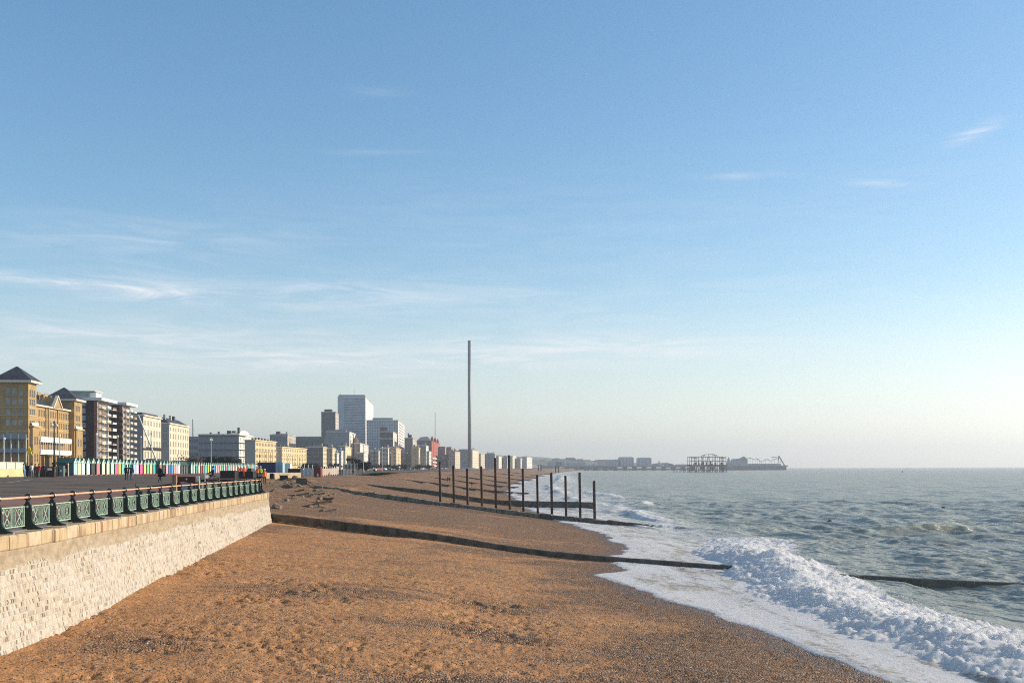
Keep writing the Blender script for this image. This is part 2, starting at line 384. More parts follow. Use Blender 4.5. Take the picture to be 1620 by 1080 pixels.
# loose stones on the near beach: real geometry, nobody could count them
def pebbles():
    n = 34000
    t = np.random.RandomState(3)
    d = 21 + 45 * t.rand(n) ** 1.5; a = np.radians(-28 + 52 * t.rand(n)); x = d * np.tan(a)
    ok = (x > wall_x(d) + .9) & (x < shore_x(d) - .1); x = x[ok]; d = d[ok]
    p = fbm(x / 4, d / 3, 3, 61); ok = (p > .43 + .12 * t.rand(len(p))); x = x[ok]; d = d[ok]
    z = terrain(x, d); n = len(x)
    base = np.array([(1, 0, 0), (.4, .9, 0), (-.7, .6, 0), (-.9, -.4, 0), (.2, -1, 0), (.1, .1, .7)])
    s = (.018 + .034 * t.rand(n) ** 2)[:, None, None]; q = t.rand(n) * 6.28
    c, sn = np.cos(q)[:, None], np.sin(q)[:, None]
    vx = base[None, :, 0] * c - base[None, :, 1] * sn * .7; vy = base[None, :, 0] * sn + base[None, :, 1] * c * .7
    V = np.stack([vx, vy, np.repeat(base[None, :, 2], n, 0)], -1) * s
    V += np.stack([x, d, z + .004], -1)[:, None, :]
    fs = np.array([(0, 1, 5), (1, 2, 5), (2, 3, 5), (3, 4, 5), (4, 0, 5)])
    Fc = (fs[None] + (np.arange(n) * 6)[:, None, None]).reshape(-1, 3)
    me = bpy.data.meshes.new('pebbles'); V = V.reshape(-1, 3).astype(np.float32)
    me.vertices.add(len(V)); me.vertices.foreach_set('co', V.ravel())
    me.loops.add(Fc.size); me.loops.foreach_set('vertex_index', Fc.ravel().astype(np.int32))
    me.polygons.add(len(Fc)); me.polygons.foreach_set('loop_start', np.arange(0, Fc.size, 3, dtype=np.int32))
    me.polygons.foreach_set('loop_total', np.full(len(Fc), 3, dtype=np.int32))
    me.update(calc_edges=True)
    at_ = me.attributes.new('tone', 'FLOAT', 'POINT'); at_.data.foreach_set('value', np.repeat(t.rand(n), 6).astype(np.float32))
    m = bpy.data.materials.new('pebble'); m.use_nodes = True; nt = m.node_tree; b = nt.nodes['Principled BSDF']
    a_ = N(nt, 'ShaderNodeAttribute', attribute_name='tone').outputs['Fac']
    cr = N(nt, 'ShaderNodeValToRGB'); L(nt, a_, cr.inputs[0]); e_ = cr.color_ramp
    e_.elements[0].color = (.06, .045, .035, 1); e_.elements[1].color = (.6, .52, .42, 1)
    for p_, c_ in ((.35, (.2, .125, .075, 1)), (.7, (.36, .22, .13, 1)), (.9, (.36, .31, .27, 1))): e_.elements.new(p_).color = c_
    L(nt, cr.outputs[0], b.inputs['Base Color']); b.inputs['Roughness'].default_value = .6
    me.materials.append(m); o = link('pebbles', me)
    tag(o, 'loose brown and grey pebbles strewn over the near beach', 'pebbles', kind='stuff')
pebbles()

# ------------------------------------------------------------------ sea, surf and swash
BF_Y = [18, 25, 31, 36, 43, 50, 55, 64, 74, 82, 90, 100]
BF_X = [19.5, 17.8, 15.6, 13.7, 12.2, 12.2, 12.5, 13.2, 14.1, 15.3, 17.2, 20]
BF_H = [1.0, 1.0, 1.05, 1.1, 1.2, 1.35, 1.5, 1.65, 1.45, 1.0, .45, .0]
rngw = np.random.RandomState(12)
WV = []
for k in range(70):
    lam = .8 * (38 / .8) ** (k / 69.0)
    th = math.radians(205) + rngw.normal(0, .62)
    amp = .0145 * lam ** .52 * (.6 + .8 * rngw.rand())
    if lam > 14: amp *= .45
    WV.append((lam, th, min(amp, .17), rngw.rand() * 6.283))
def waves(x, y, cell):
    z = np.zeros_like(x)
    wx = x + 2.0 * (vnoise(x / 11, y / 11, 91) - .5) * 2; wy = y + 2.0 * (vnoise(x / 13, y / 9, 92) - .5) * 2
    for lam, th, amp, ph in WV:
        k = 6.283 / lam
        fade = np.clip((lam / np.maximum(cell, .01) - 2.2) / 3, 0, 1)
        s = np.sin(k * (wx * math.cos(th) + wy * math.sin(th)) + ph)
        z += amp * fade * (1 - 2 * np.abs(np.sin((k * (wx * math.cos(th) + wy * math.sin(th)) + ph) / 2)) if lam > 3 else s)
    return z
def mat_sea():
    m = bpy.data.materials.new('sea_water'); m.use_nodes = True; nt = m.node_tree
    b = nt.nodes['Principled BSDF']; P = N(nt, 'ShaderNodeNewGeometry').outputs['Position']
    fo = N(nt, 'ShaderNodeAttribute', attribute_name='foam').outputs['Fac']
    hg = N(nt, 'ShaderNodeAttribute', attribute_name='crest').outputs['Fac']
    n1 = noise(nt, scl(nt, P, (.5, .35, .5)), 1, 5, .65, .8)
    n2 = noise(nt, P, 3.0, 7, .72, .6)
    n3 = noise(nt, P, 11.0, 4, .7)
    fm = mth(nt, 'ADD', fo, mth(nt, 'MULTIPLY', mth(nt, 'SUBTRACT', n1, .5), 1.1))
    fm = mth(nt, 'ADD', fm, mth(nt, 'MULTIPLY', mth(nt, 'SUBTRACT', n2, .5), 1.7))
    fm = mth(nt, 'ADD', fm, mth(nt, 'MULTIPLY', mth(nt, 'SUBTRACT', n3, .5), .7))
    capn = noise(nt, scl(nt, P, (.045, .03, 1), (7, 3, 0)), 1.0, 8, .70, .3)
    n4 = noise(nt, P, 26.0, 3, .7); fm = mth(nt, 'ADD', fm, mth(nt, 'MULTIPLY', mth(nt, 'SUBTRACT', n4, .5), .5))
    fac = mth(nt, 'MAXIMUM', ramp(nt, fm, .42, .78), ramp(nt, mth(nt, 'ADD', capn, mth(nt, 'MULTIPLY', hg, .10)), .61, .69, 0, .85))
    wc = mixc(nt, ramp(nt, hg, .1, .45), (.11, .125, .105), (.20, .195, .135))
    wc = mixc(nt, ramp(nt, noise(nt, P, .035, 3, .5), .35, .65, 0, .6), wc, (.12, .13, .105))
    shw = N(nt, 'ShaderNodeAttribute', attribute_name='shallow').outputs['Fac']
    wc = mixc(nt, shw, wc, (.20, .155, .11))
    L(nt, wc, b.inputs['Base Color'])
    b.inputs['Roughness'].default_value = .20; b.inputs['IOR'].default_value = 1.33
    bn = N(nt, 'ShaderNodeBump'); bn.inputs['Strength'].default_value = .85; bn.inputs['Distance'].default_value = .10
    r1 = noise(nt, scl(nt, P, (1.6, 1.1, 1)), 1.0, 6, .62, .3)
    L(nt, r1, bn.inputs['Height'])
    bn2 = N(nt, 'ShaderNodeBump'); bn2.inputs['Strength'].default_value = .6; bn2.inputs['Distance'].default_value = .9
    L(nt, mth(nt, 'ADD', noise(nt, scl(nt, P, (.3, .22, 1)), 1.0, 4, .6, .4), mth(nt, 'MULTIPLY', noise(nt, scl(nt, P, (.05, .035, 1)), 1.0, 5, .65, .4), 3.0)), bn2.inputs['Height']); L(nt, bn.outputs[0], bn2.inputs['Normal'])
    L(nt, bn2.outputs[0], b.inputs['Normal'])
    foam = N(nt, 'ShaderNodeBsdfPrincipled'); foam.inputs['Roughness'].default_value = 1.0; foam.inputs['Specular IOR Level'].default_value = .05
    L(nt, mixc(nt, ramp(nt, n2, .3, .7), (.90, .90, .89), (.98, .975, .955)), foam.inputs['Base Color'])
    bf = N(nt, 'ShaderNodeBump'); bf.inputs['Strength'].default_value = .8; bf.inputs['Distance'].default_value = .10
    L(nt, mth(nt, 'ADD', n2, mth(nt, 'MULTIPLY', n3, .4)), bf.inputs['Height']); L(nt, bf.outputs[0], foam.inputs['Normal'])
    tr = N(nt, 'ShaderNodeBsdfTranslucent'); tr.inputs[0].default_value = (.97, .98, .98, 1); L(nt, bf.outputs[0], tr.inputs['Normal'])
    fmix = N(nt, 'ShaderNodeMixShader'); fmix.inputs[0].default_value = .35; foam.inputs['Subsurface Weight'].default_value = .9; foam.inputs['Subsurface Scale'].default_value = .22; foam.inputs['Subsurface Radius'].default_value = (1, 1, 1)
    L(nt, foam.outputs[0], fmix.inputs[1]); L(nt, tr.outputs[0], fmix.inputs[2])
    silt = N(nt, 'ShaderNodeBsdfDiffuse'); L(nt, mixc(nt, shw, mixc(nt, ramp(nt, hg, .1, .5), (.41, .415, .36), (.54, .52, .41)), (.40, .34, .27)), silt.inputs[0]); L(nt, bn2.outputs[0], silt.inputs['Normal'])
    wmx = N(nt, 'ShaderNodeMixShader'); wmx.inputs[0].default_value = .5; L(nt, b.outputs[0], wmx.inputs[1]); L(nt, silt.outputs[0], wmx.inputs[2])
    mx = N(nt, 'ShaderNodeMixShader'); L(nt, fac, mx.inputs[0]); L(nt, wmx.outputs[0], mx.inputs[1]); L(nt, fmix.outputs[0], mx.inputs[2])
    L(nt, mx.outputs[0], nt.nodes['Material Output'].inputs[0])
    return m
rows = np.concatenate([np.geomspace(15, 210, 640), np.geomspace(213, 3000, 260), np.geomspace(3060, 9600, 46)])
X, Y = fan(-7, 37, 600, rows)
X[-46:] = np.where(True, X[-46:], 0)
cell = np.gradient(Y, axis=0) * .8
wz = waves(X, Y, cell)
xs = shore_x(Y) + .9 * (fbm(Y / 3.1, Y * 0, 3, 21) - .5) * np.interp(Y, [30, 60, 200], [1, 2.2, 4]) + .5 * (fbm(X / 1.3, Y / 1.6, 3, 22) - .5)
dist = X - xs
off = sst(X - shore_x(Y), 6, 30)                      # calmer right at the edge
T = terrain(X, Y, False) 
T = T + .30 * (fbm(X / 9, Y / 14, 3, 3) - .5)
zw = .12 + wz * (.25 + .75 * off)
# the breaking wave
bx = np.interp(Y, BF_Y, BF_X) + 1.1 * (fbm(Y / 4.5, 0 * Y, 3, 31) - .5) + .5 * (fbm(Y / .9, X / 2, 2, 32) - .5)
bh = .62 * np.interp(Y, BF_Y, BF_H) * (.55 + .9 * fbm(Y / 5.5, 0 * Y, 3, 33))
u = X - bx
uc = u - 1.6 * (fbm(X / 2.5, Y / 3.2, 3, 38) - .5)
prof = (.45 * sst(uc, -.5, 1.0) + .55 * sst(uc, .8, 3.6)) * np.where(uc > 3.6, np.exp(-(np.maximum(uc - 3.6, 0) / np.interp(Y, [25, 36, 48, 60], [6.5, 5.0, 3.6, 3.4])) ** 1.5), 1.0)
lump = .55 * (fbm(X / 1.3, Y / 1.5, 6, 35, .72) - .5) + .9 * (fbm(X / 2.4 + fbm(X, Y, 2, 39), Y / 3.0, 4, 36, .6) - .5)
act = sst(u, -.6, .4) * (1 - sst(u, np.interp(Y, [25, 36, 48], [11, 9, 6.5]), np.interp(Y, [25, 36, 48], [17, 13, 9.5]))) * (Y < 100)
boreh = bh * prof * (Y < 100)
fine_ = np.abs(fbm(X / .8 + .6 * vnoise(X, Y / 2, 44), Y / .34, 3, 37) - .5) * 2 + .5 * np.abs(vnoise(X / .2, Y / .24, 40) - .5)
zw = zw + boreh + act * lump * .42 * np.clip(bh + .35, 0, 1.1) + act * .30 * (fine_ - .4)
# smaller broken waves further along the beach
for (yy0, yy1, dx, h, ww, sd_) in ((84, 128, 12.5, .6, 2.2, 51), (118, 165, 15, .7, 3, 52), (150, 240, 12, .8, 3.5, 53), (230, 420, 14, .8, 4, 54), (400, 900, 18, 1.0, 6, 55), (110, 150, 8, .35, 1.5, 56), (170, 330, 24, .6, 4, 58)):
    wy_ = sst(Y, yy0, yy0 + .25 * (yy1 - yy0)) * (1 - sst(Y, yy1 - .25 * (yy1 - yy0), yy1))
    uu = X - shore_x(Y) - dx - 4 * (fbm(Y / 14, 0 * Y, 3, sd_) - .5)
    pr = np.exp(-np.where(uu < 0, uu / (ww * .35), uu / ww) ** 2) * wy_ * sst(fbm(Y / 17, 0 * Y, 2, sd_ + 9), .30, .55)
    zw = zw + h * pr * (1 + .8 * lump)
    act = np.maximum(act, sst(pr, .3, .7) * .9)
# one unbroken swell rising offshore
sw = np.exp(-((Y - 112 - 2.5 * np.sin(X / 7) - (X - 43) * .25) / np.where(Y > 112, 5, 2.4)) ** 2) * np.exp(-((X - 47) / 8.5) ** 2)
zw = zw + 1.0 * sw
film = T + .045 * sst(dist, 0, .35) + .02 * (fbm(X / .8, Y / .8, 3, 23) - .5) * sst(dist, 0, 1)
zs = np.where(dist > 0, np.maximum(zw * sst(dist, .5, 3.5) + (T - .2) * (1 - sst(dist, .5, 3.5)), film), T - .04 - .3 * np.clip(-dist, 0, 1))
foam = np.zeros_like(X)
sheet = 1 - sst(dist, 1.5, 4.5)
rim = np.exp(-((dist - .15) / .35) ** 2) * .8
foam = np.where(dist > -.05, .60 + .16 * sheet + .9 * (fbm((X + .12 * Y) / .9, Y / 4.5, 4, 64) - .5), 0)                        # swash
streak = fbm(X / 1.0, Y / 6, 4, 63)
foam = foam + .35 * (streak - .5)
foam = np.maximum(foam, rim)
sea_side = sst(u, 4.5 + 0 * u, 8.5) * (Y < 100)
wide = np.interp(Y, [60, 100, 130, 180, 300, 600, 1500], [17, 19, 26, 32, 38, 45, 30])
fo2 = .88 * (1 - sst(X - shore_x(Y), wide * .35, wide)) + .0
foam = np.where(Y > 92, np.minimum(foam, fo2 + .05), foam)
foam = np.where(Y <= 100, np.where(u > -.8, np.maximum(np.maximum(1.25 * act, foam * (u < .5)), .30 * (1 - sst(u, 6, 17))), foam), np.maximum(foam, act * 1.1))
crestv = np.clip((wz - .15) / .35, 0, 1) + sw * .7
cap = sst(fbm(X / 12, Y / 12, 4, 71), .60, .70) * sst(wz, .14, .34) * .85
foam = np.maximum(foam, cap * sst(X - shore_x(Y), 8, 30))
foam = np.maximum(foam, sst(sw, .86, .99) * .55)
foam = np.where(dist < 0, .9, foam)
zs = np.where(Y > 3000, -.0 - 0 * zs, zs)
# tighten the sea around the land in the far bay
zs = np.where((X < shore_x(Y)) & (Y > 3000), -3, zs)
grid_mesh('sea', X, Y, zs, mat_sea(), {'foam': np.clip(foam, 0, 1.4), 'crest': crestv, 'shallow': 1 - sst(dist, 4, 10)})
def spray():
    t = np.random.RandomState(9); mb = MB()
    V = []; n = 90000
    y = 27 + 57 * t.rand(n); bxx = np.interp(y, BF_Y, BF_X) + 1.1 * (fbm(y / 4.5, 0 * y, 3, 31) - .5)
    hh = .62 * np.interp(y, BF_Y, BF_H) * (.55 + .9 * fbm(y / 5.5, 0 * y, 3, 33))
    burst = sst(fbm(y / 3.2, 0 * y, 3, 88), .38, .7)
    burst = burst * (.25 + .75 * np.exp(-((y - 62) / 10) ** 2) + .35 * np.exp(-((y - 40) / 6) ** 2)); keep = t.rand(n) < .12 + burst; y, bxx, hh, burst = y[keep], bxx[keep], hh[keep], burst[keep]; n = len(y)
    up = t.rand(n) < .8; x = bxx + 3.6 + np.where(up, t.normal(0, 1.3, n), t.uniform(-3.2, 4.5, n))
    pf = (.55 * sst(x - bxx, -.3, 1.2) + .45 * sst(x - bxx, .6, 3.0)) * np.where(x - bxx > 3, np.exp(-(np.maximum(x - bxx - 3, 0) / 2.6) ** 1.5), 1)
    z = .14 + hh * pf + np.where(up, (.15 + hh * .75 * burst) * np.abs(t.normal(0, 1, n)), t.normal(.06, .12, n))
    tet = np.array([(1, 1, 1), (-1, -1, 1), (-1, 1, -1), (1, -1, -1)]) * .6
    s = .005 + .007 * t.rand(n) ** 3
    V = (tet[None] * s[:, None, None] * (1 + .6 * t.rand(n, 4, 1)) + np.stack([x, y, z], -1)[:, None]).reshape(-1, 3)
    fs = np.array([(0, 1, 2), (0, 3, 1), (0, 2, 3), (1, 3, 2)])
    Fc = (fs[None] + (np.arange(n) * 4)[:, None, None]).reshape(-1, 3)
    me = bpy.data.meshes.new('spray'); me.from_pydata(V.tolist(), [], Fc.tolist())
    me.materials.append(pm('spray_water', (.9, .92, .94), .4)); o = link('spray', me)
    tag(o, 'white spray thrown up along the crest of the breaking wave', 'spray', kind='stuff')
spray()
# ------------------------------------------------------------------ promenade and land
def mat_prom():
    m = bpy.data.materials.new('promenade_asphalt'); m.use_nodes = True; nt = m.node_tree
    b = nt.nodes['Principled BSDF']; P = N(nt, 'ShaderNodeNewGeometry').outputs['Position']
    sp = N(nt, 'ShaderNodeSeparateXYZ'); L(nt, P, sp.inputs[0])
    n = noise(nt, P, .25, 5, .6); f = noise(nt, P, 9, 4, .7)
    red = mixc(nt, ramp(nt, n, .3, .7), (.19, .10, .08), (.29, .17, .135))
    grey = mixc(nt, ramp(nt, n, .3, .7), (.10, .078, .062), (.17, .135, .108))
    x = mth(nt, 'ADD', sp.outputs[0], mth(nt, 'MULTIPLY', mth(nt, 'SUBTRACT', n, .5), 1.2))
    k = mth(nt, 'ADD', x, mth(nt, 'MULTIPLY', sp.outputs[1], .02))
    c = mixc(nt, ramp(nt, k, -29.4, -29.1), grey, red)
    c = mixc(nt, mth(nt, 'MULTIPLY', ramp(nt, f, .45, .8), .3), c, (.3, .25, .2))
    L(nt, c, b.inputs['Base Color']); b.inputs['Roughness'].default_value = .95; b.inputs['Specular IOR Level'].default_value = .08
    bn = N(nt, 'ShaderNodeBump'); bn.inputs['Strength'].default_value = .4; bn.inputs['Distance'].default_value = .03
    L(nt, f, bn.inputs['Height']); L(nt, bn.outputs[0], b.inputs['Normal'])
    return m
def promenade():
    ys = np.concatenate([np.linspace(5, 100, 120), np.geomspace(101, 5200, 90)])
    s = np.concatenate([np.linspace(0, 60, 50), np.geomspace(62, 2500, 22)])
    S_, Y_ = np.meshgrid(s, ys)
    wx = np.interp(ys, WY[:16], WX[:16]) - .56
    edge = np.where(ys < 88, wx, np.where(ys < 110, np.interp(ys, [88, 90, 110], [-27, -33, -36]), prom_edge(ys)))
    X_ = edge[:, None] - S_[:, ::-1]
    grid_mesh('promenade', X_, Y_, zprom(X_, Y_) + .005, mat_prom())
promenade()
MB().add([(-64, 60, zp(-64, 60) + .02), (-47.2, 93, zp(-47.2, 93) + .03), (-68.6, 152, zp(-68.6, 150) + .03), (-68.8, 152, zp(-68.6, 150) + .03), (-47.4, 93.1, zp(-47.2, 93) + .03), (-64.3, 60, zp(-64, 60) + .02)],
         [(1, 2, 3, 4)]).build('painted_line', pm('road_paint', (.62, .6, .56), .8))['kind'] = 'structure'

# ------------------------------------------------------------------ sea wall
def resample(pts, step):
    P_ = [Vector((a, b)) for a, b in pts]
    # smooth with Catmull-Rom then even steps
    out = []
    for i in range(len(P_) - 1):
        p0, p1, p2, p3 = P_[max(i - 1, 0)], P_[i], P_[i + 1], P_[min(i + 2, len(P_) - 1)]
        for k in range(24):
            t = k / 24
            out.append(.5 * ((2 * p1) + (p2 - p0) * t + (2 * p0 - 5 * p1 + 4 * p2 - p3) * t * t + (3 * p1 - p0 - 3 * p2 + p3) * t ** 3))
    out.append(P_[-1])
    d = [0]
    for a, b in zip(out, out[1:]): d.append(d[-1] + (b - a).length)
    n = int(d[-1] / step); s = np.linspace(0, d[-1], n + 1)
    return np.interp(s, d, [p.x for p in out]), np.interp(s, d, [p.y for p in out]), s
def normals(x, y):
    tx, ty = np.gradient(x), np.gradient(y); l = np.hypot(tx, ty)
    return ty / l, -tx / l, tx / l, ty / l              # outward (seaward) normal, tangent
def mat_wall():
    m = bpy.data.materials.new('flint_wall'); m.use_nodes = True; nt = m.node_tree
    b = nt.nodes['Principled BSDF']
    uv = N(nt, 'ShaderNodeUVMap', uv_map='UVMap').outputs[0]
    sp = N(nt, 'ShaderNodeSeparateXYZ'); L(nt, uv, sp.inputs[0])
    big = noise(nt, scl(nt, uv, (.35, .9, 1)), 1, 5, .6)
    med = noise(nt, scl(nt, uv, (2.2, 3.2, 1)), 1, 5, .65)
    wob = noise(nt, scl(nt, uv, (4, 5, 1)), 1, 3, .6)
    cb = N(nt, 'ShaderNodeCombineXYZ')
    L(nt, mth(nt, 'ADD', sp.outputs[0], mth(nt, 'MULTIPLY', wob, .10)), cb.inputs[0]); L(nt, mth(nt, 'ADD', sp.outputs[1], mth(nt, 'MULTIPLY', med, .09)), cb.inputs[1])
    bk = N(nt, 'ShaderNodeTexBrick'); L(nt, cb.outputs[0], bk.inputs['Vector']); bk.inputs['Scale'].default_value = 1.0
    bk.inputs['Brick Width'].default_value = .105; bk.inputs['Row Height'].default_value = .165; bk.inputs['Mortar Size'].default_value = .022
    bk.inputs['Mortar Smooth'].default_value = .6; bk.inputs['Bias'].default_value = 0
    bk.inputs['Color1'].default_value = (0, 0, 0, 1); bk.inputs['Color2'].default_value = (1, 1, 1, 1); bk.inputs['Mortar'].default_value = (0, 0, 0, 1)
    sc_ = N(nt, 'ShaderNodeSeparateColor'); L(nt, bk.outputs['Color'], sc_.inputs[0])
    flint = mth(nt, 'SUBTRACT', 1.0, bk.outputs['Fac'])
    stone = mixc(nt, ramp(nt, sc_.outputs[0], .0, 1.0), (.50, .46, .39), (.22, .19, .155))
    stone = mixc(nt, ramp(nt, sc_.outputs[0], .80, .86), stone, (.06, .048, .04))
    mortar = mixc(nt, ramp(nt, med, .3, .7), (.40, .335, .245), (.50, .44, .345))
    c = mixc(nt, mth(nt, 'MULTIPLY', flint, .9), mortar, stone)
    # whitewash, thin or gone in places
    ww = ramp(nt, mth(nt, 'ADD', mth(nt, 'MULTIPLY', big, 1.0), mth(nt, 'MULTIPLY', med, .35)), .52, .78)
    c = mixc(nt, mth(nt, 'MULTIPLY', ww, .35), c, (.52, .49, .44))
    # tan cement band beneath the coping, with a ragged lower edge
    hb = mth(nt, 'ADD', sp.outputs[1], mth(nt, 'MULTIPLY', mth(nt, 'SUBTRACT', big, .5), 1.1))
    hb = mth(nt, 'ADD', hb, mth(nt, 'MULTIPLY', mth(nt, 'SUBTRACT', med, .5), .5))
    band = ramp(nt, hb, -.56, -.48)
    c = mixc(nt, mth(nt, 'MULTIPLY', band, .82), c, mixc(nt, ramp(nt, med, .3, .75), (.24, .18, .11), (.40, .32, .21)))
    # damp runs below joints
    run = noise(nt, scl(nt, uv, (.9, .07, 1), (5, 0, 0)), 1, 4, .6)
    c = mixc(nt, ramp(nt, run, .64, .72, 0, .45), c, (.20, .15, .10))
    # foot of the wall stained by the shingle
    L(nt, c, b.inputs['Base Color']); b.inputs['Roughness'].default_value = .85
    bn = N(nt, 'ShaderNodeBump'); bn.inputs['Strength'].default_value = .55; bn.inputs['Distance'].default_value = .045
    hgt = mth(nt, 'ADD', mth(nt, 'MULTIPLY', flint, mth(nt, 'SUBTRACT', 1.15, mth(nt, 'MULTIPLY', band, .9))), mth(nt, 'MULTIPLY', med, .8))
    L(nt, hgt, bn.inputs['Height']); L(nt, bn.outputs[0], b.inputs['Normal'])
    return m
sea_wall = empty('sea_wall', (-15, 30, 2))
tag(sea_wall, 'curved pale flint sea wall with tan coping between beach and promenade', 'sea wall')
wx_, wy_, ws_ = resample(WALL, .09)
nx_, ny_, tx_, ty_ = normals(wx_, wy_)
COP_H, COP_T = .42, 5.10
def wall_body():
    hs = np.concatenate([[0], np.linspace(.02, 4.6, 62)])
    S2, H2 = np.meshgrid(ws_, hs)
    out = .0 + .55 * (H2 / 3.2) ** 1.25 * .8                      # battered, flaring to the foot
    out = out + .035 * (fbm(S2 / .5, H2 / .5, 3, 101) - .5) + .022 * (vnoise(S2 / .16, H2 / .24, 103) - .5)
    course = np.abs(((H2 + .08 * np.sin(S2 / 5)) / .46) % 1 - .5)
    out = out + .035 * sst(course, .40, .5)
    # worn hollows, a crack here and there
    for s0, w in ((33.5, .12), (44, .1), (52, .16), (57.5, .22), (66, .16), (24, .1)):
        cx = s0 + .35 * H2 / 3 + .25 * (fbm(H2 / .6, S2 * 0, 3, int(s0)) - .5)
        out = out - .09 * np.exp(-((S2 - cx) / w) ** 2) * sst(H2, .35, .6)
    X_ = wx_[None] + nx_[None] * out; Y_ = wy_[None] + ny_[None] * out
    Z_ = COP_T - COP_H - H2
    o = grid_mesh('wall_face', X_[::-1], Y_[::-1], Z_[::-1], mat_wall(), kind=None, uv=(S2[::-1], -H2[::-1]), smooth=True)
    o.parent = sea_wall; o.location = -sea_wall.location; o.matrix_parent_inverse = Matrix()
wall_body()
def mat_coping():
    m = pm('coping_stone', (.44, .34, .21), .8, var=.16, vscale=.9, dirt=((.16, .10, .055), 2.6, .9), bump=.3, bscale=14)
    return m
mcop = mat_coping(); mcop2 = pm('coping_stone_pale', (.48, .39, .27), .8, var=.14, vscale=1.3, dirt=((.24, .11, .045), 2.2, .9), bump=.3, bscale=14)
def coping():
    s = 0; i = 0
    while s < ws_[-1] - 1:
        ln = 1.04 + random.uniform(-.05, .05); a, b = s + .016, s + ln - .016
        k = 2 if 58 < s else 1
        ss = np.linspace(a, b, k + 1); pr = []
        dz = random.uniform(-.008, .008); do = random.uniform(-.008, .008)
        mb = MB(); rings = []
        for q in ss:
            x, y = np.interp(q, ws_, wx_), np.interp(q, ws_, wy_); n0, n1 = np.interp(q, ws_, nx_), np.interp(q, ws_, ny_)
            sec = [(-.60, 0), (-.60, -COP_H), (.045, -COP_H), (.06, -COP_H + .03), (.06, -.05), (.02, 0)]
            rings.append([(x + n0 * (u_ + do) + 15, y + n1 * (u_ + do) - 30, COP_T + v_ + dz - 2) for u_, v_ in sec])
        vs = [p for r_ in rings for p in r_]; n = 6; fs = [tuple(range(n))]
        for r_ in range(k):
            for j in range(n): fs.append((r_ * n + j, (r_ + 1) * n + j, (r_ + 1) * n + (j + 1) % n, r_ * n + (j + 1) % n))
        fs.append(tuple(k * n + j for j in range(n))[::-1])
        mb.add(vs, fs); mb.build('coping_stone', mcop if (i * 7) % 3 else mcop2, sea_wall)
        s += ln; i += 1
coping()
# concrete strip the posts stand on, behind the coping
def strip():
    sec = [(-1.05, .035), (-1.05, -.3), (-.61, -.3), (-.61, .02)]
    vs, fs = [], []
    ii = list(range(0, len(ws_), 12))
    for q in ii:
        for u_, v_ in sec: vs.append((wx_[q] + nx_[q] * u_, wy_[q] + ny_[q] * u_, COP_T + v_))
    for a in range(len(ii) - 1):
        for j in range(4): fs.append((a * 4 + j, (a + 1) * 4 + j, (a + 1) * 4 + (j + 1) % 4, a * 4 + (j + 1) % 4))
    o = MB().add(vs, fs).build('kerb', pm('kerb_grey', (.22, .20, .19), .85, var=.2, vscale=2)); o['kind'] = 'structure'
strip()

# ------------------------------------------------------------------ railing
m_black = pm('dark_green_iron', (.012, .020, .016), .35, .5)
m_green = pm('pale_green_iron', (.34, .50, .37), .5, .4, var=.18, vscale=6, dirt=((.25, .16, .10), 5, .35))
m_rail = pm('copper_coloured_rail', (.62, .36, .23), .45, .5, var=.15, vscale=3)
m_galv = pm('pale_foot_iron', (.34, .36, .35), .5, .4)
railing = empty('promenade_railing', (-15, 30, 5.1)); RO = railing.location
tag(railing, 'green cast iron railing with copper coloured handrail along the sea wall top', 'railing')
RAIL_O = -.62
def rail_pt(s, o=RAIL_O):
    return (float(np.interp(s, ws_, wx_ + nx_ * o)), float(np.interp(s, ws_, wy_ + ny_ * o)))
def post_mesh():
    mb = MB(); mb.cur = 0
    # local: x = seaward, y = along; one cast plate with bell body and flared foot
    prof = [(-.16, 0), (.46, 0), (.46, .04), (.30, .09), (.18, .19), (.135, .34), (.135, .66), (.105, .78), (.05, .85), (.036, .93),
            (-.036, .93), (-.05, .85), (-.105, .78), (-.135, .66), (-.135, .36), (-.14, .1)]
    mb.prism([(a, b) for a, b in prof], 'y', -.045, .045)
    body = MB(); 
    mb.lathe([(.05, .84), (.085, .86), (.05, .89), (.04, .94)], 8)
    mb.box(-.11, .11, -.07, .07, .34, .68)
    ring = [(math.cos(q) * .085, 0, 1.02 + math.sin(q) * .085) for q in [6.283 * k / 12 for k in range(12)]]
    mb.tube(ring, .032, 6, closed=True)
    mb.mat(1); mb.lathe([(.045, 0), (.045, .02), (.02, .035)], 8, M=Matrix.Translation((.0, -.047, .72)) @ Matrix.Rotation(R(90), 4, 'X'))
    mb.lathe([(.045, 0), (.045, .02), (.02, .035)], 8, M=Matrix.Translation((.137, 0, .62)) @ Matrix.Rotation(R(90), 4, 'Y'))
    mb.box(.32, .475, -.055, .055, -.005, .025)
    return mb.mesh('post', [m_black, m_galv])
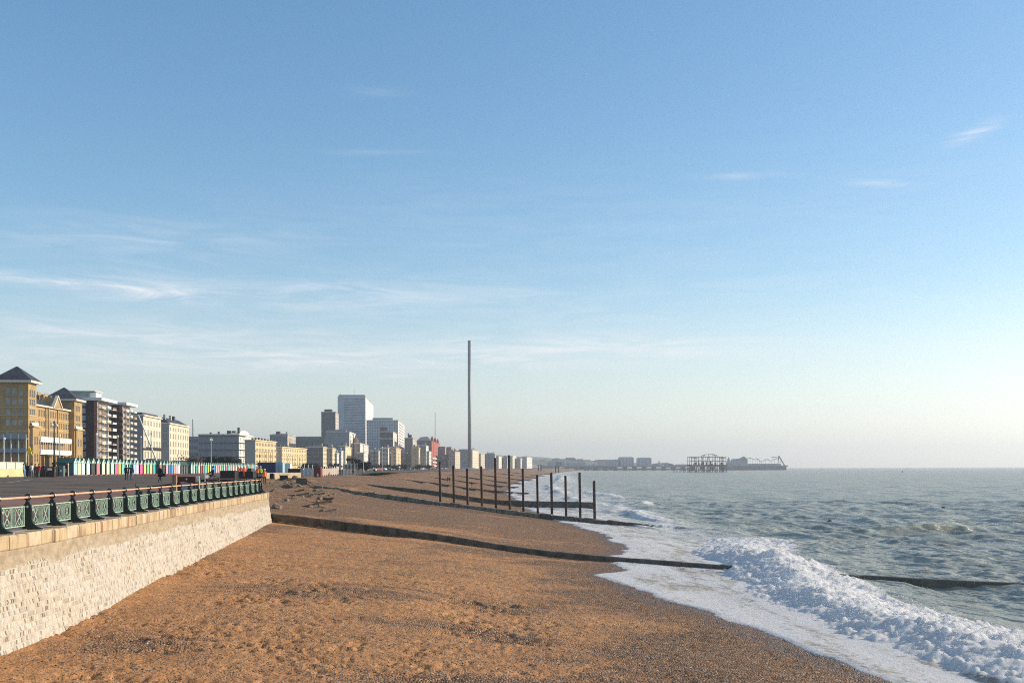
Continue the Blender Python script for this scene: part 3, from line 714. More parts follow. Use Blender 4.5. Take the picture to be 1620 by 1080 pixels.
def panel_mesh(Lp):
    """Lp long, local y along, x seaward"""
    mb = MB(); h0, h1 = .14, .74; a, b = -Lp / 2, Lp / 2; t = .014
    mb.box(-.022, .022, a, b, h0 - t, h0 + t); mb.box(-.022, .022, a, b, h1 - t, h1 + t)
    mb.box(-.015, .015, a, a + .026, h0, h1); mb.box(-.015, .015, b - .026, b, h0, h1)
    hc = (h0 + h1) / 2; hh = (h1 - h0) / 2
    for c in (-Lp * .27, Lp * .27):
        w = Lp * .19
        for sgn in (1, -1):
            # two crossing S curves and bowed sides
            mb.tube([(0, c - sgn * w, h0), (0, c - sgn * w * .5, h0 + hh * .5), (0, c, hc), (0, c + sgn * w * .5, h1 - hh * .5), (0, c + sgn * w, h1)], .011, 4)
            mb.tube([(0, c + sgn * w * .35, h0), (0, c + sgn * w * .82, hc - hh * .5), (0, c + sgn * w * .92, hc), (0, c + sgn * w * .82, hc + hh * .5), (0, c + sgn * w * .35, h1)], .009, 4)
            cz = hc + sgn * hh * .47
            mb.tube([(0, c + math.cos(q) * hh * .31, cz + math.sin(q) * hh * .31) for q in [6.283 * k / 12 for k in range(12)]], .013, 4, closed=True)
    for k in range(4):
        y = (k - 1.5) * Lp * .05; mb.box(-.008, .008, y - .008, y + .008, h0, h1)
    for y in (a + .10, b - .10): mb.box(-.008, .008, y - .008, y + .008, h0, h1)
    return mb.mesh('panel', [m_green])
PM_ = post_mesh(); SP = 2.1; PL = panel_mesh(SP - .55)
S0 = float(np.interp(29.3, wy_[:600], ws_[:600]))
ps = [S0 + SP * k for k in range(-5, 60) if 2 < S0 + SP * k < ws_[-1] - 2]
for k, s in enumerate(ps):
    x, y = rail_pt(s); x2, y2 = rail_pt(s + .2); ang = math.atan2(y2 - y, x2 - x) - math.pi / 2
    p = link('post', PM_, railing, (x - RO.x, y - RO.y, 0), ang)
    if k < len(ps) - 1:
        xb, yb = rail_pt(ps[k + 1]); ang = math.atan2(yb - y, xb - x) - math.pi / 2
        q = link('panel', PL, railing, ((x + xb) / 2 - RO.x, (y + yb) / 2 - RO.y, 0), ang)
pts = [(*rail_pt(s), 1.02) for s in np.arange(2, ps[-1] + .3, .7)]
MB().tube([(a - RO.x, b - RO.y, c) for a, b, c in pts], .036, 8).build('handrail', m_rail, railing, smooth=True)

# ------------------------------------------------------------------ groynes
m_conc = pm('weathered_concrete', (.145, .115, .085), .9, var=.35, vscale=1.4, dirt=((.05, .045, .03), 1.2, .8), bump=.8, bscale=7)
m_conc2 = pm('pale_weathered_concrete', (.24, .205, .16), .9, var=.35, vscale=1.2, dirt=((.08, .07, .05), 1.5, .8), bump=.8, bscale=7)
m_wet = pm('wet_dark_concrete', (.12, .10, .075), .6, .4, var=.4, vscale=1.3, bump=.8, bscale=7)
def groyne(i, prof, step, width, label, mats, jag=.05, sx0=None):
    a, b = GR[i]; xs_ = [p[0] for p in prof]; zs_ = [p[1] for p in prof]
    root = empty('groyne', (xs_[0], a - b * xs_[0], 0)); tag(root, label, 'groyne', 'groynes running down the beach')
    O = root.location; ln = math.hypot(1, b); ux, uy = 1 / ln, -b / ln; nx, ny = -uy, ux
    x = xs_[0]; j = 0
    while x < xs_[-1]:
        dx = step / ln * random.uniform(.85, 1.15); x1 = min(x + dx, xs_[-1])
        vs = []; gap = .03 if step < 2 else .004
        m = mats[0]
        jz = random.uniform(-jag, jag); jo = random.uniform(-.05, .05) * (jag > .03)
        for q in (x + gap, (x + x1) / 2, x1 - gap):
            zt = float(np.interp(q, xs_, zs_)) + jz + random.uniform(-jag, jag) * .6
            c = (q - O.x, a - b * q - O.y)
            for w_, z_ in ((-width / 2, -2.2), (-width / 2, zt - .06), (-width / 2 + .07, zt), (width / 2 - .07, zt), (width / 2, zt - .06), (width / 2, -2.2)):
                w2 = w_ + jo + random.uniform(-.02, .02)
                vs.append((c[0] + nx * w2, c[1] + ny * w2, z_))
        fs = [tuple(range(6))[::-1], tuple(range(12, 18))]
        for r_ in range(2):
            for k in range(6): fs.append((r_ * 6 + k, r_ * 6 + (k + 1) % 6, (r_ + 1) * 6 + (k + 1) % 6, (r_ + 1) * 6 + k))
        shx = float(shore_x(a - b * x))
        mm = mats[1] if x > shx - 1.5 else mats[0]
        MB().add(vs, fs).build('concrete_block', mm, root)
        x = x1; j += 1
    return root
def gprof(i, left, right, dd):
    return [(k, dd) for k in (left, right)]
G1 = [(-21, 3.45), (-18.8, 3.3), (-10.2, 2.52), (-5.2, 2.02), (-.5, 1.40), (4, .97), (8, .76), (12.3, .60), (18, .36), (24.5, .18), (33, .16), (46, .1)]
groyne(0, G1, 3.0, .5, 'long low concrete groyne nearest the wall end, dark with shade', (m_conc, m_wet), .03)
G2 = [(-30, 4.75), (-27, 4.5), (-18.2, 3.5), (-9.2, 2.52), (-.8, 1.68), (4.7, 1.2), (10, .80), (14.6, .42), (16.2, .2)]
groyne(1, G2, 1.5, .75, 'stepped stone block groyne with the row of rusty posts behind it', (m_conc2, m_wet), .07)
def far_prof(i, px0, xr, lo, up):
    a, b = GR[i]; k = K(px0); y = a / (1 + b * k); xs2 = np.linspace(k * y, xr, 12)
    return [(x_, max(tz(float(x_), float(a - b * x_ + 1.0)) + up * min(1, (x_ - xs2[0]) / 12), lo)) for x_ in xs2]
G3 = far_prof(2, 583, 14.2, 1.02, .3)
groyne(2, G3, 3.2, .5, 'dark high sided groyne ending in the surf beyond the rusty posts', (m_conc, m_wet), .03)
G4 = far_prof(3, 636, 4.5, .45, .12)
groyne(3, G4, 6, .5, 'thin dark groyne on the middle beach, beyond the high sided one', (m_conc, m_wet), .03)
labs = ['thin groyne just beyond the two walkers on the far beach', 'narrow groyne half way to the far pier, fourth behind the posts', 'low distant groyne with foam at its tip, fifth behind the posts',
        'faint distant groyne below the pale hotels, sixth behind the posts', 'farthest but one groyne, a thin dark line in the haze', 'farthest groyne, a thin dark line below the distant hotels']
for i in range(4, 10):
    a, b = GR[i]; yy = a; s0 = float(shore_x(yy))
    P_ = far_prof(i, (660, 680, 700, 715, 730, 745)[i - 4], s0 + 3, .5, .03); le, re = P_[0][0], P_[-1][0]
    groyne(i, P_, (re - le) / 4.01, .5, labs[i - 4], (m_conc, m_wet), .02)

# ------------------------------------------------------------------ rusty posts by the second groyne
m_rust = pm('rusty_steel', (.085, .045, .03), .75, .4, var=.5, vscale=3, dirt=((.02, .016, .014), 2.5, .7), bump=.4, bscale=30)
POSTS = [(697.3, 790.7, 730), (718.6, 792.7, 736), (740.5, 795, 741), (763, 797.8, 737), (785, 800.5, 724), (807, 802.7, 719.5), (828.5, 805, 741),
         (851.2, 808, 750.7), (873.5, 811, 747), (896, 813.5, 752), (918.3, 816, 747), (941, 818.4, 760)]
PLAB = ['first post from the land, short', 'second post from the land, a little shorter than the first', 'third post from the land, low in front of the tall tower', 'fourth post from the land',
        'fifth post from the land, second tallest of the row', 'tallest post, at the middle of the row', 'seventh post from the land, standing where the foam begins', 'eighth post, shortest of those in the foam',
        'ninth post from the land, in white foam', 'tenth post from the land, short, in white foam', 'last post but one at the seaward end, taller than its neighbours', 'outermost low post at the seaward end, where the dark groyne stops']
for (px, pb, pt), lb in zip(POSTS, PLAB):
    a, b = GR[1]; k = K(px); y = a / (1 + b * k) + .75; x = k * y
    zt = zat(px, pt, y); zb = -1.5
    root = empty('groyne_post', (x, y, zb)); tag(root, 'rusty steel ' + lb, 'post', 'rusty posts standing along the groyne')
    root.rotation_euler = (0, R(-.9), random.uniform(-.2, .2)); w = .135; h = zt - zb
    mb = MB(); t_ = .03
    mb.box(-w, w, -w, -w + t_, 0, h); mb.box(-w, w, w - t_, w, 0, h * .998 - .12); mb.box(-t_ / 2, t_ / 2, -w + t_, w - t_, 0, h - .05)
    mb.box(-w, -w + t_, -w + t_, w - t_, 0, h - .25); mb.box(w - t_, w, -w + t_, w - t_, 0, h - .3)
    mb.build('post_shaft', m_rust, root)
    for q in (1.7, 2.9, 4.1):
        if q < h - 1: MB().cbox((0, -w - .012, q), (.2, .022, .10)).build('bolt_plate', m_rust, root)

# ------------------------------------------------------------------ haze
def haze():
    m = bpy.data.materials.new('sea_haze'); m.use_nodes = True; nt = m.node_tree; nt.nodes.remove(nt.nodes['Principled BSDF'])
    v = N(nt, 'ShaderNodeVolumePrincipled'); v.inputs['Color'].default_value = (.86, .93, 1, 1)
    v.inputs['Density'].default_value = HAZE_DENSITY; v.inputs['Anisotropy'].default_value = .35
    L(nt, v.outputs[0], nt.nodes['Material Output'].inputs['Volume'])
    m.cycles.homogeneous_volume = True
    mb = MB().box(-9000, 9500, -400, 10500, -6, 230); o = mb.build('haze', m); o['kind'] = 'stuff'
haze()
# ------------------------------------------------------------------ beach huts
PHI = R(5.3)
HX0, HY0 = -66.0, 150.0
HU = Vector((-math.sin(PHI), math.cos(PHI)))
m_hutg = pm('hut_dark_green', (.055, .13, .105), .6, .3, var=.15, vscale=1)
m_roofg = pm('hut_green_felt', (.045, .095, .085), .8, .2, var=.2, vscale=1)
m_base = pm('hut_red_base', (.42, .06, .045), .7)
HC = {'pale blue': (.42, .62, .80), 'pale lime': (.60, .80, .42), 'ice blue': (.55, .78, .82), 'white mint': (.66, .80, .74), 'dark grey': (.06, .075, .07), 'coral': (.80, .22, .25),
      'cream mint': (.70, .80, .62), 'cream': (.82, .72, .48), 'mint': (.48, .74, .62), 'hot pink': (.85, .16, .45), 'ochre': (.72, .50, .12), 'turquoise': (.06, .52, .55),
      'aqua': (.20, .62, .60), 'sky blue': (.36, .60, .85), 'lilac white': (.74, .68, .82), 'sand yellow': (.80, .62, .22), 'leaf green': (.18, .58, .32), 'peach': (.85, .62, .36),
      'royal blue': (.07, .20, .50), 'bright blue': (.10, .36, .68), 'red': (.80, .08, .08), 'pink': (.85, .42, .58), 'yellow': (.88, .62, .04), 'pale pink': (.82, .60, .66), 'teal': (.08, .40, .36), 'salmon': (.82, .38, .28)}
def hut_meshes(c):
    col = HC[c]; mcol = pm('hut_' + c.replace(' ', '_'), tuple(v * .92 for v in col), .55, .3)
    return mcol
def hut_proto():
    w, h, ap, dp = 1.66, 1.95, 2.62, 2.4
    M = {}
    b = MB(); b.prism([(-w / 2, 0.06), (w / 2, .06), (w / 2, h), (0, ap - .06), (-w / 2, h)], 'x', -dp, 0); M['body'] = b.mesh('hut_body', m_hutg)
    r = MB()
    for s in (1, -1):
        r.add([(-dp - .1, s * (w / 2 + .12), h - .1), (.1, s * (w / 2 + .12), h - .1), (.1, 0, ap), (-dp - .1, 0, ap),
               (-dp - .1, s * (w / 2 + .12), h - .03), (.1, s * (w / 2 + .12), h - .03), (.1, 0, ap + .07), (-dp - .1, 0, ap + .07)],
              [(0, 3, 2, 1), (4, 5, 6, 7), (0, 1, 5, 4), (1, 2, 6, 5), (3, 0, 4, 7)])
    M['roof'] = r.mesh('hut_roof', m_roofg)
    g = MB(); g.prism([(-w / 2 + .05, 1.93), (w / 2 - .05, 1.93), (0, ap - .14)], 'x', .004, .05); M['gable'] = g
    bb = MB()
    for s in (1, -1):
        bb.add([(.101, s * (w / 2 + .12), h - .16), (.14, s * (w / 2 + .12), h - .16), (.14, 0, ap - .05), (.101, 0, ap - .05),
                (.101, s * (w / 2 + .12), h - .02), (.14, s * (w / 2 + .12), h - .02), (.14, 0, ap + .09), (.101, 0, ap + .09)],
               [(0, 3, 2, 1), (4, 5, 6, 7), (0, 1, 5, 4), (1, 2, 6, 5), (3, 0, 4, 7), (2, 3, 7, 6)])
    M['barge_board'] = bb
    d = MB()
    for s in (-1, 1): d.box(.004, .055, s * .37 - .35, s * .37 + .35, .12, 1.88)
    for s in (-1, 1):
        d.box(.055, .075, s * .37 - .30, s * .37 + .30, .30, .36); d.box(.055, .075, s * .37 - .30, s * .37 + .30, 1.6, 1.66)
    M['door'] = d
    p = MB(); p.box(-dp, .55, -w / 2 - .03, w / 2 + .03, -.25, .06); M['base'] = p.mesh('hut_base', m_base)
    return M
HM = hut_proto(); _dm = {}
def shared(kind, c):
    if (kind, c) not in _dm: _dm[(kind, c)] = HM[kind].mesh('hut_' + kind, hut_meshes(c))
    return _dm[(kind, c)]
HPX = [(119, 'pale blue', 'pale blue'), (125, 'pale lime', 'mint'), (131.2, 'ice blue', 'ice blue'), (139, 'white mint', 'white mint'), (147, 'dark grey', 'mint'), (155, 'coral', 'mint'), (163.3, 'cream mint', 'mint'),
       (170.5, 'cream', 'mint'), (177.5, 'mint', 'mint'), (183.7, 'hot pink', 'pale blue'), (189, 'ochre', 'mint'), (194.7, 'aqua', 'mint'), (200, 'cream mint', 'mint'), (206, 'turquoise', 'aqua'), (212.5, 'sky blue', 'sky blue'),
       (217, 'lilac white', 'white mint'), (223.3, 'hot pink', 'mint'), (229, 'sand yellow', 'mint'), (234, 'leaf green', 'mint'), (238.7, 'peach', 'mint'), (243.7, 'turquoise', 'aqua'),
       (253.6, 'coral', 'white mint'), (259, 'dark grey', 'mint'), (264, 'pink', 'mint'), (268, 'royal blue', 'aqua'), (272.3, 'bright blue', 'mint'), (276, 'salmon', 'white mint'), (279.5, 'pink', 'mint'), (283, 'white mint', 'mint')]
seq = ['white mint', 'ice blue', 'teal', 'cream', 'red', 'turquoise', 'aqua', 'yellow', 'mint', 'sky blue', 'bright blue', 'pale pink', 'pink', 'peach', 'leaf green', 'mint', 'hot pink', 'leaf green', 'mint', 'pink', 'cream mint', 'salmon', 'white mint', 'royal blue', 'pale lime']
px = 303.0; k = 0
while px < 404:
    HPX.append((px, seq[k % len(seq)], 'mint' if k % 3 else 'white mint')); px += max(1.7, 4.0 * (1 - (px - 303) / 190)); k += 1
G_HUT = 'beach huts in a row behind the promenade'
prev = None; seen = {}
for i, (px, c, tr) in enumerate(HPX):
    kk = K(px)
    y = (HX0 - HU[0] / HU[1] * HY0) / (kk - HU[0] / HU[1]); x = kk * y
    z = zp(x, y) + .03
    root = empty('beach_hut', (x, y, z), PHI)
    near = i < 21
    seen[c] = seen.get(c, 0) + 1
    nb = HPX[i - 1][1] if i else None; nx_c = HPX[i + 1][1] if i + 1 < len(HPX) else None
    if i == 0: lb = 'pale blue beach hut at the near end of the row, green side wall showing'
    elif i == len(HPX) - 1: lb = 'last beach hut of the row, beside the dark blue container'
    elif i == 20: lb = 'turquoise beach hut just before the first gap in the row'
    elif i == 21: lb = 'coral fronted beach hut just after the first gap in the row'
    elif i == 28: lb = 'white mint beach hut before the long green roofed gap'
    elif i < 29: lb = '%s hut between %s and %s ones%s' % (c, nb, nx_c, '' if i < 21 else ', past the first gap')
    else:
        sect = 'past the long roof' if i < 37 else ('in the far half' if i < 50 else ('near the workers' if i < 58 else 'at the far end of the row'))
        lb = '%s hut %s, between %s and %s' % (c, sect, nb, nx_c)
    tag(root, lb, 'beach hut', G_HUT)
    link('hut_body', HM['body'], root); link('roof', HM['roof'], root); link('door', shared('door', c), root)
    link('gable', shared('gable', tr), root); link('barge_board', shared('barge_board', 'mint' if i % 2 else 'cream mint'), root); link('plinth', HM['base'], root)
# the stretch where huts stand back to back: one long green roof side-on
for (pa, pb, lb) in ((285.5, 300.5, 'long green roofed shelter between the two runs of beach huts'),):
    y0 = (HX0 - HU[0] / HU[1] * HY0) / (K(pa) - HU[0] / HU[1]); y1 = (HX0 - HU[0] / HU[1] * HY0) / (K(pb) - HU[0] / HU[1])
    x0 = K(pa) * y0; root = empty('shelter', (x0 - .3, y0, zp(x0, y0)), PHI); tag(root, lb, 'shelter'); Ln = (y1 - y0) - .8
    MB().box(-2.2, -1.9, 0, Ln, 0, 2.0).build('back_wall', m_hutg, root)
    MB().prism([(-2.5, 1.95), (.3, 1.95), (-.4, 2.7), (-1.8, 2.7)], 'y', -.1, Ln).build('roof', m_roofg, root)
    for q in np.linspace(.1, Ln - .1, 6): MB().box(-.1, .05, q - .06, q + .06, 0, 1.95).build('column', pm('white_paint', (.74, .74, .70), .5), root)

# ------------------------------------------------------------------ buildings
m_glass = pm('dark_window_glass', (.03, .04, .05), .15, .6)
m_glass_b = pm('pale_window_glass', (.22, .27, .32), .2, .6, var=.5, vscale=.35)
m_white = pm('white_paint', (.62, .61, .57), .5)
m_slate = pm('slate', (.045, .047, .06), .6, .4, var=.25, vscale=.5)
_wm = {}
def win_mesh(kind, w, h, fr, gl, arch=False):
    key = (kind, w, h, fr.name, gl.name, arch)
    if key in _wm: return _wm[key]
    mb = MB(); t = min(.14, w * .14)
    # frame stands proud; local x = outwards, y = along, z = up from sill
    mb.box(0, .10, -w / 2 - t, w / 2 + t, -t, 0); mb.box(0, .07, -w / 2 - t, -w / 2, 0, h); mb.box(0, .07, w / 2, w / 2 + t, 0, h)
    if arch:
        n = 6; pi = [(math.cos(math.pi * k / n) * w / 2, h + math.sin(math.pi * k / n) * w / 2) for k in range(n + 1)]
        po = [(math.cos(math.pi * k / n) * (w / 2 + t), h + math.sin(math.pi * k / n) * (w / 2 + t)) for k in range(n + 1)]
        for k in range(n):
            q = [pi[k], po[k], po[k + 1], pi[k + 1]]; mb.prism(q, 'x', .001, .07)
        mb.mat(1); mb.prism([(-w / 2, 0), (w / 2, 0)] + pi, 'x', .004, .03)
    else:
        mb.box(0, .085, -w / 2 - t, w / 2 + t, h, h + t); mb.mat(1); mb.box(.004, .03, -w / 2, w / 2, 0, h)
    mb.mat(0); mb.box(.03, .045, -w / 2, w / 2, h * .5 - .035, h * .5 + .035)
    if w > 1.0: mb.box(.03, .043, -.03, .03, 0, h)
    _wm[key] = mb.mesh('window', [fr, gl]); return _wm[key]
DEBUG = False
class Bld:
    def __init__(s, name, label, cat, pc, d, pr, pl, pt, phi, base=5.6, group=None):
        s.d = d; s.phi = phi; u = Vector((-math.sin(phi), math.cos(phi))); w = Vector((-math.cos(phi), -math.sin(phi)))
        s.O = Vector((K(pc) * d, d)); kr, kl = K(pr), K(pl)
        s.L = (kr * s.O.y - s.O.x) / (u.x - kr * u.y); s.W = (kl * s.O.y - s.O.x) / (w.x - kl * w.y)
        if DEBUG: print('BLD', label[:30], round(s.L,1), round(s.W,1), round(zat(pc, pt, d) - base,1))
        s.W = max(s.W, 7.0 if d < 1000 else 8.5); s.base = base; s.H = zat(pc, pt, d) - base; s.pc = pc
        s.root = empty(name, (s.O.x, s.O.y, base), phi); tag(s.root, label, cat, group)
    def z(s, py, d=None, px=None): return zat(px or s.pc, py, d or s.d) - s.base
    def part(s, mb, name, mats, **k): return mb.build(name, mats, s.root, **k)
    def ys(s, px):           # distance along the south face for a pixel column
        k = K(px); u = Vector((-math.sin(s.phi), math.cos(s.phi))); return (k * s.O.y - s.O.x) / (u.x - k * u.y)
    def yx(s, px, x):        # the same for a plane x metres in front of the face
        k = K(px); p = s.phi; return (k * (s.O.y + math.sin(p) * x) - s.O.x - math.cos(p) * x) / (-math.sin(p) - k * math.cos(p))
    def xw(s, px):
        k = K(px); w = Vector((-math.cos(s.phi), -math.sin(s.phi))); return -(k * s.O.y - s.O.x) / (w.x - k * w.y)
    def win(s, face, pos, z, w, h, fr, gl, arch=False, off=0, y=0, x=0):
        me = win_mesh('w', w, h, fr, gl, arch)
        o = link('window', me, s.root)
        if face == 's': o.location = (x + off, pos, z)
        else: o.location = (pos, y - off, z); o.rotation_euler = (0, 0, R(-90))
        return o
    def wins_joined(s, face, ps_, zs_, w, h, gl, off=.0, x=0, y=0, fr=None):
        mb = MB()
        for p in ps_:
            for z in zs_:
                if face == 's': mb.box(x + off, x + off + .06, p - w / 2, p + w / 2, z, z + h)
                else: mb.box(p - w / 2, p + w / 2, y - off - .06, y - off, z, z + h)
        o = mb.build('windows', gl, s.root); o['kind'] = 'stuff'; return o

# ---- the tall yellow brick block at the left edge
def grand_block():
    my = pm('yellow_brick', (.39, .265, .12), .85, .2, var=.16, vscale=.6, dirt=((.25, .18, .10), .35, .5), bump=.2, bscale=5)
    mys = pm('stone_band', (.48, .37, .22), .8, .2)
    fr = pm('buff_surround', (.46, .34, .18), .7); frw = m_white
    phi = R(6.2)
    b = Bld('mansion_block', 'large yellow brick Victorian block with two slate roofed towers and white balconies', 'building', 45, 310, 58, -4, 605, phi, 5.6)
    H = b.H; W_, L_ = b.W, b.L
    b.part(MB().box(-W_, 0, 0, L_, -.6, H), 'near_tower_wall', my)
    e = 1.3; b.part(MB().box(-W_ - e, e, -e, L_ + e, H, H + .75), 'near_tower_eaves', pm('pale_stone', (.66, .60, .50), .7))
    b.part(MB().frust((-W_ - e - .1, e + .1, -e - .1, L_ + e + .1), (-W_ / 2 - .2, -W_ / 2 + .2, L_ / 2 - .2, L_ / 2 + .2), H + .76, H + 5.3), 'near_tower_roof', m_slate)
    for py in (645, 657, 683): 
        z = b.z(py); b.part(MB().box(-W_ - .12, .12, -.12, L_ + .12, z, z + .3), 'string_course', mys)
    for px in (13, 23, 33):
        x = b.xw(px)
        b.win('w', x, b.z(625.5), 1.15, 1.7, fr, m_glass_b, True); b.win('w', x, b.z(640), 1.15, 1.9, fr, m_glass_b)
        b.win('w', x, b.z(655), 1.15, 1.1, fr, m_glass_b, True); b.win('w', x, b.z(672.5), 1.15, 1.7, fr, m_glass_b); b.win('w', x, b.z(688), 1.15, 1.4, fr, m_glass_b)
    for px in (48, 51.3, 54.3):
        y = b.ys(px)
        b.win('s', y, b.z(627), .85, 1.9, fr, m_glass, True); b.win('s', y, b.z(640), .85, 1.9, fr, m_glass)
        b.win('s', y, b.z(655), .85, 1.7, fr, m_glass); b.win('s', y, b.z(672), .85, 1.5, fr, m_glass)
    # verandah on the west face
    mg = pm('grey_blue_iron', (.26, .30, .34), .5)
    za, zb_, zc = b.z(713.5), b.z(693), b.z(687)
    for z0, z1 in ((za, za + .9), (zb_, zc)): b.part(MB().box(-W_, .2, -2.0, -1.9, z0, z1), 'balustrade', mg)
    b.part(MB().box(-W_, .2, -2.2, -.02, zb_ - .3, zb_), 'verandah_roof', mg); b.part(MB().box(-W_, .2, -2.2, -.02, za - .4, za), 'verandah_floor', mg)
    for q in np.linspace(-W_ + .3, 0, 5): b.part(MB().box(q - .12, q + .12, -2.05, -1.85, -.6, zc), 'verandah_post', m_white)
    for px in (13, 23, 33): b.win('w', b.xw(px), za + .3, 1.5, 2.6, fr, m_glass); b.win('w', b.xw(px), .2, 1.5, 2.6, fr, m_glass)
    # main range
    y0, y1 = L_, b.yx(113, -1.3); Hm = b.z(641, 310 + L_ * .99, 58) ; xm = -1.3
    b.part(MB().box(-18, xm, y0, y1, -.6, Hm), 'main_wall', my)
    b.part(MB().box(-18, xm + .9, y0 - .02 + .04, y1, Hm, Hm + .5), 'main_eaves', pm('pale_stone', (.66, .60, .50), .7))
    b.part(MB().add([(-18, y0, Hm + .51), (xm + .9, y0, Hm + .51), (xm + .9, y1, Hm + .51), (-18, y1, Hm + .51), (-9, y0 + .5, Hm + 4.0), (-9, y1 - .5, Hm + 4.0)],
                    [(0, 1, 4), (1, 2, 5, 4), (2, 3, 5), (3, 0, 4, 5)]), 'main_roof', m_slate)
    rows_ = (658.5, 675, 689.5)
    for px in (62, 66, 70, 80.5, 84.2, 88, 93.5, 97.3, 101, 104.8, 108.5):
        y = b.yx(px, xm); dd = 310 + y
        for j, py in enumerate(rows_):
            s_ = (dd - 310) / 310 * 0
            zz = zat(62, py, 325) - b.base
            b.win('s', y, zz, 1.05, (2.1, 1.9, 1.6)[j], fr, m_glass, x=xm)
    for z in (zat(62, 661, 325) - b.base - .35, zat(62, 677.5, 325) - b.base - .3): b.part(MB().box(xm, xm + .12, y0, y1, z, z + .25), 'string_course', mys)
    for px in (72.5, 76.3, 91): 
        y = b.yx(px, xm); b.part(MB().box(xm, xm + .35, y - .35, y + .35, 0, Hm), 'pilaster', my)
    # gable over the middle
    yg = b.yx(87, xm); g = 3.8
    b.part(MB().prism([(yg - g, Hm + .2), (yg + g, Hm + .2), (yg, Hm + 4.0)], 'x', xm - 4, xm + .9), 'gable', my)
    for s_ in (-1, 1):
        b.part(MB().prism([(yg + s_ * (g + .5), Hm + .15), (yg + s_ * (g + .5), Hm + .65), (yg, Hm + 4.7), (yg, Hm + 4.15)][::s_], 'x', xm + .3, xm + 1.25), 'gable_coping', pm('pale_stone', (.66, .60, .50), .7))
    # balconies across the front
    ya, yb = b.yx(64.5, xm + 2.4), b.yx(113.5, xm + 2.4)
    for zt, zb2 in ((b.z(690, 316, 64), b.z(697, 316, 64)), (b.z(710.5, 316, 64), b.z(717, 316, 64))):
        b.part(MB().box(xm + 2.2, xm + 2.42, ya, yb, zb2, zt), 'balcony_front', m_white); b.part(MB().box(xm + .01, xm + 2.2, ya, yb, zb2 - .25, zb2), 'balcony_floor', m_white)
    for y in np.linspace(ya + .2, yb - .2, 15): b.part(MB().box(xm + 2.23, xm + 2.4, y - .09, y + .09, b.z(710.5, 316, 64), b.z(697, 316, 64) - .25), 'balcony_post', m_white)
    for y in np.linspace(ya + 1.3, yb - 1.2, 12): b.win('s', y, b.z(709, 316, 64), 1.3, 2.4, fr, pm('brown_shutter', (.20, .11, .05), .6), x=xm)
    for y in np.linspace(ya + .6, yb - .8, 9): b.part(MB().box(xm + .02, xm + 2.2, y - .35, y + .35, -.6, b.z(717, 316, 64) - .6), 'arcade_pier', my)
    for y in np.linspace(ya + 2, yb - 2, 8): b.win('s', y, .4, 1.7, 2.2, fr, m_glass, True, x=xm)
    # bays at the foot of the towers
    for nm, p0, p1, xo, pt_ in (('bay', 47, 57.5, .95, 675), ('bay', 115.8, 126, .5, 680)):
        q0, q1 = b.ys(p0), b.ys(p1); dd = 310 + q0; zt = zat(p0, pt_, dd) - b.base
        xo2 = xo if p0 < 100 else xo + .6
        b.part(MB().box(.02, xo2, q0, q1, -.6, zt), nm, my); b.part(MB().box(.02, xo2 + .5, q0 - .5, q1 + .5, zt, zt + .5), 'bay_cornice', mys); 
        b.part(MB().box(xo2 - .3, xo2 - .1, q0, q1, zt + .5, zt + 1.4), 'bay_balustrade', m_white)
        for fz in (.25, .62):
            b.win('w', xo2 / 2, zt * fz, .4, 2.6, fr, m_glass_b, y=q0)
            for t_ in (.3, .7): b.win('s', q0 + (q1 - q0) * t_, zt * fz, 1.0, 2.6, fr, m_glass, x=xo2)
    # far tower
    q0, q1 = b.ys(115), b.ys(127.5); dd = 310 + q0; Ht = zat(115, 634, dd) - b.base; wf = 8.5
    b.part(MB().box(-wf, .6, q0, q1, -.6, Ht), 'far_tower_wall', my)
    b.part(MB().box(-wf - 1.1, 1.7, q0 - 1.1, q1 + 1.1, Ht, Ht + .7), 'far_tower_eaves', pm('pale_stone', (.66, .60, .50), .7))
    b.part(MB().frust((-wf - 1.2, 1.8, q0 - 1.2, q1 + 1.2), (-wf / 2 - .2, -wf / 2 + .2, (q0 + q1) / 2 - .2, (q0 + q1) / 2 + .2), Ht + .71, Ht + 5), 'far_tower_roof', m_slate)
    for px in (118, 120.5, 122.8):
        y = b.ys(px)
        for py, h in ((650, 2.0), (665, 1.9), (674.5, 1.2)): b.win('s', y, zat(118, py, dd) - b.base, .85, h, fr, m_glass, x=.6)
    # chimney stack block with a row of pots
    yc0, yc1 = b.ys(60), b.ys(91); zc = zat(75, 620.5, 330) - b.base
    mch = pm('old_brick_brown', (.22, .15, .08), .9, var=.3, vscale=1)
    for (pa, pb_) in ((59.5, 66), (71, 77), (83, 89.5)):
        a_, b_ = b.yx(pa, -8.5), b.yx(pb_, -8.5); b.part(MB().box(-9.2, -7.9, a_, b_, Hm + 1, zc), 'chimney_stack', mch)
        for y in np.linspace(a_ + .4, b_ - .4, 4): b.part(MB().lathe([(.28, zc), (.2, zc + .9), (.24, zc + 1.1)], 6, (-8.5, y, 0)), 'chimney_pot', pm('buff_pot', (.6, .45, .28), .8))
    for px in (68.2, 79.6): y = b.yx(px, -7.3); b.part(MB().box(-7.8, -6.9, y - .6, y + .6, Hm + .5, zc + .3), 'chimney_stack', my)
grand_block()

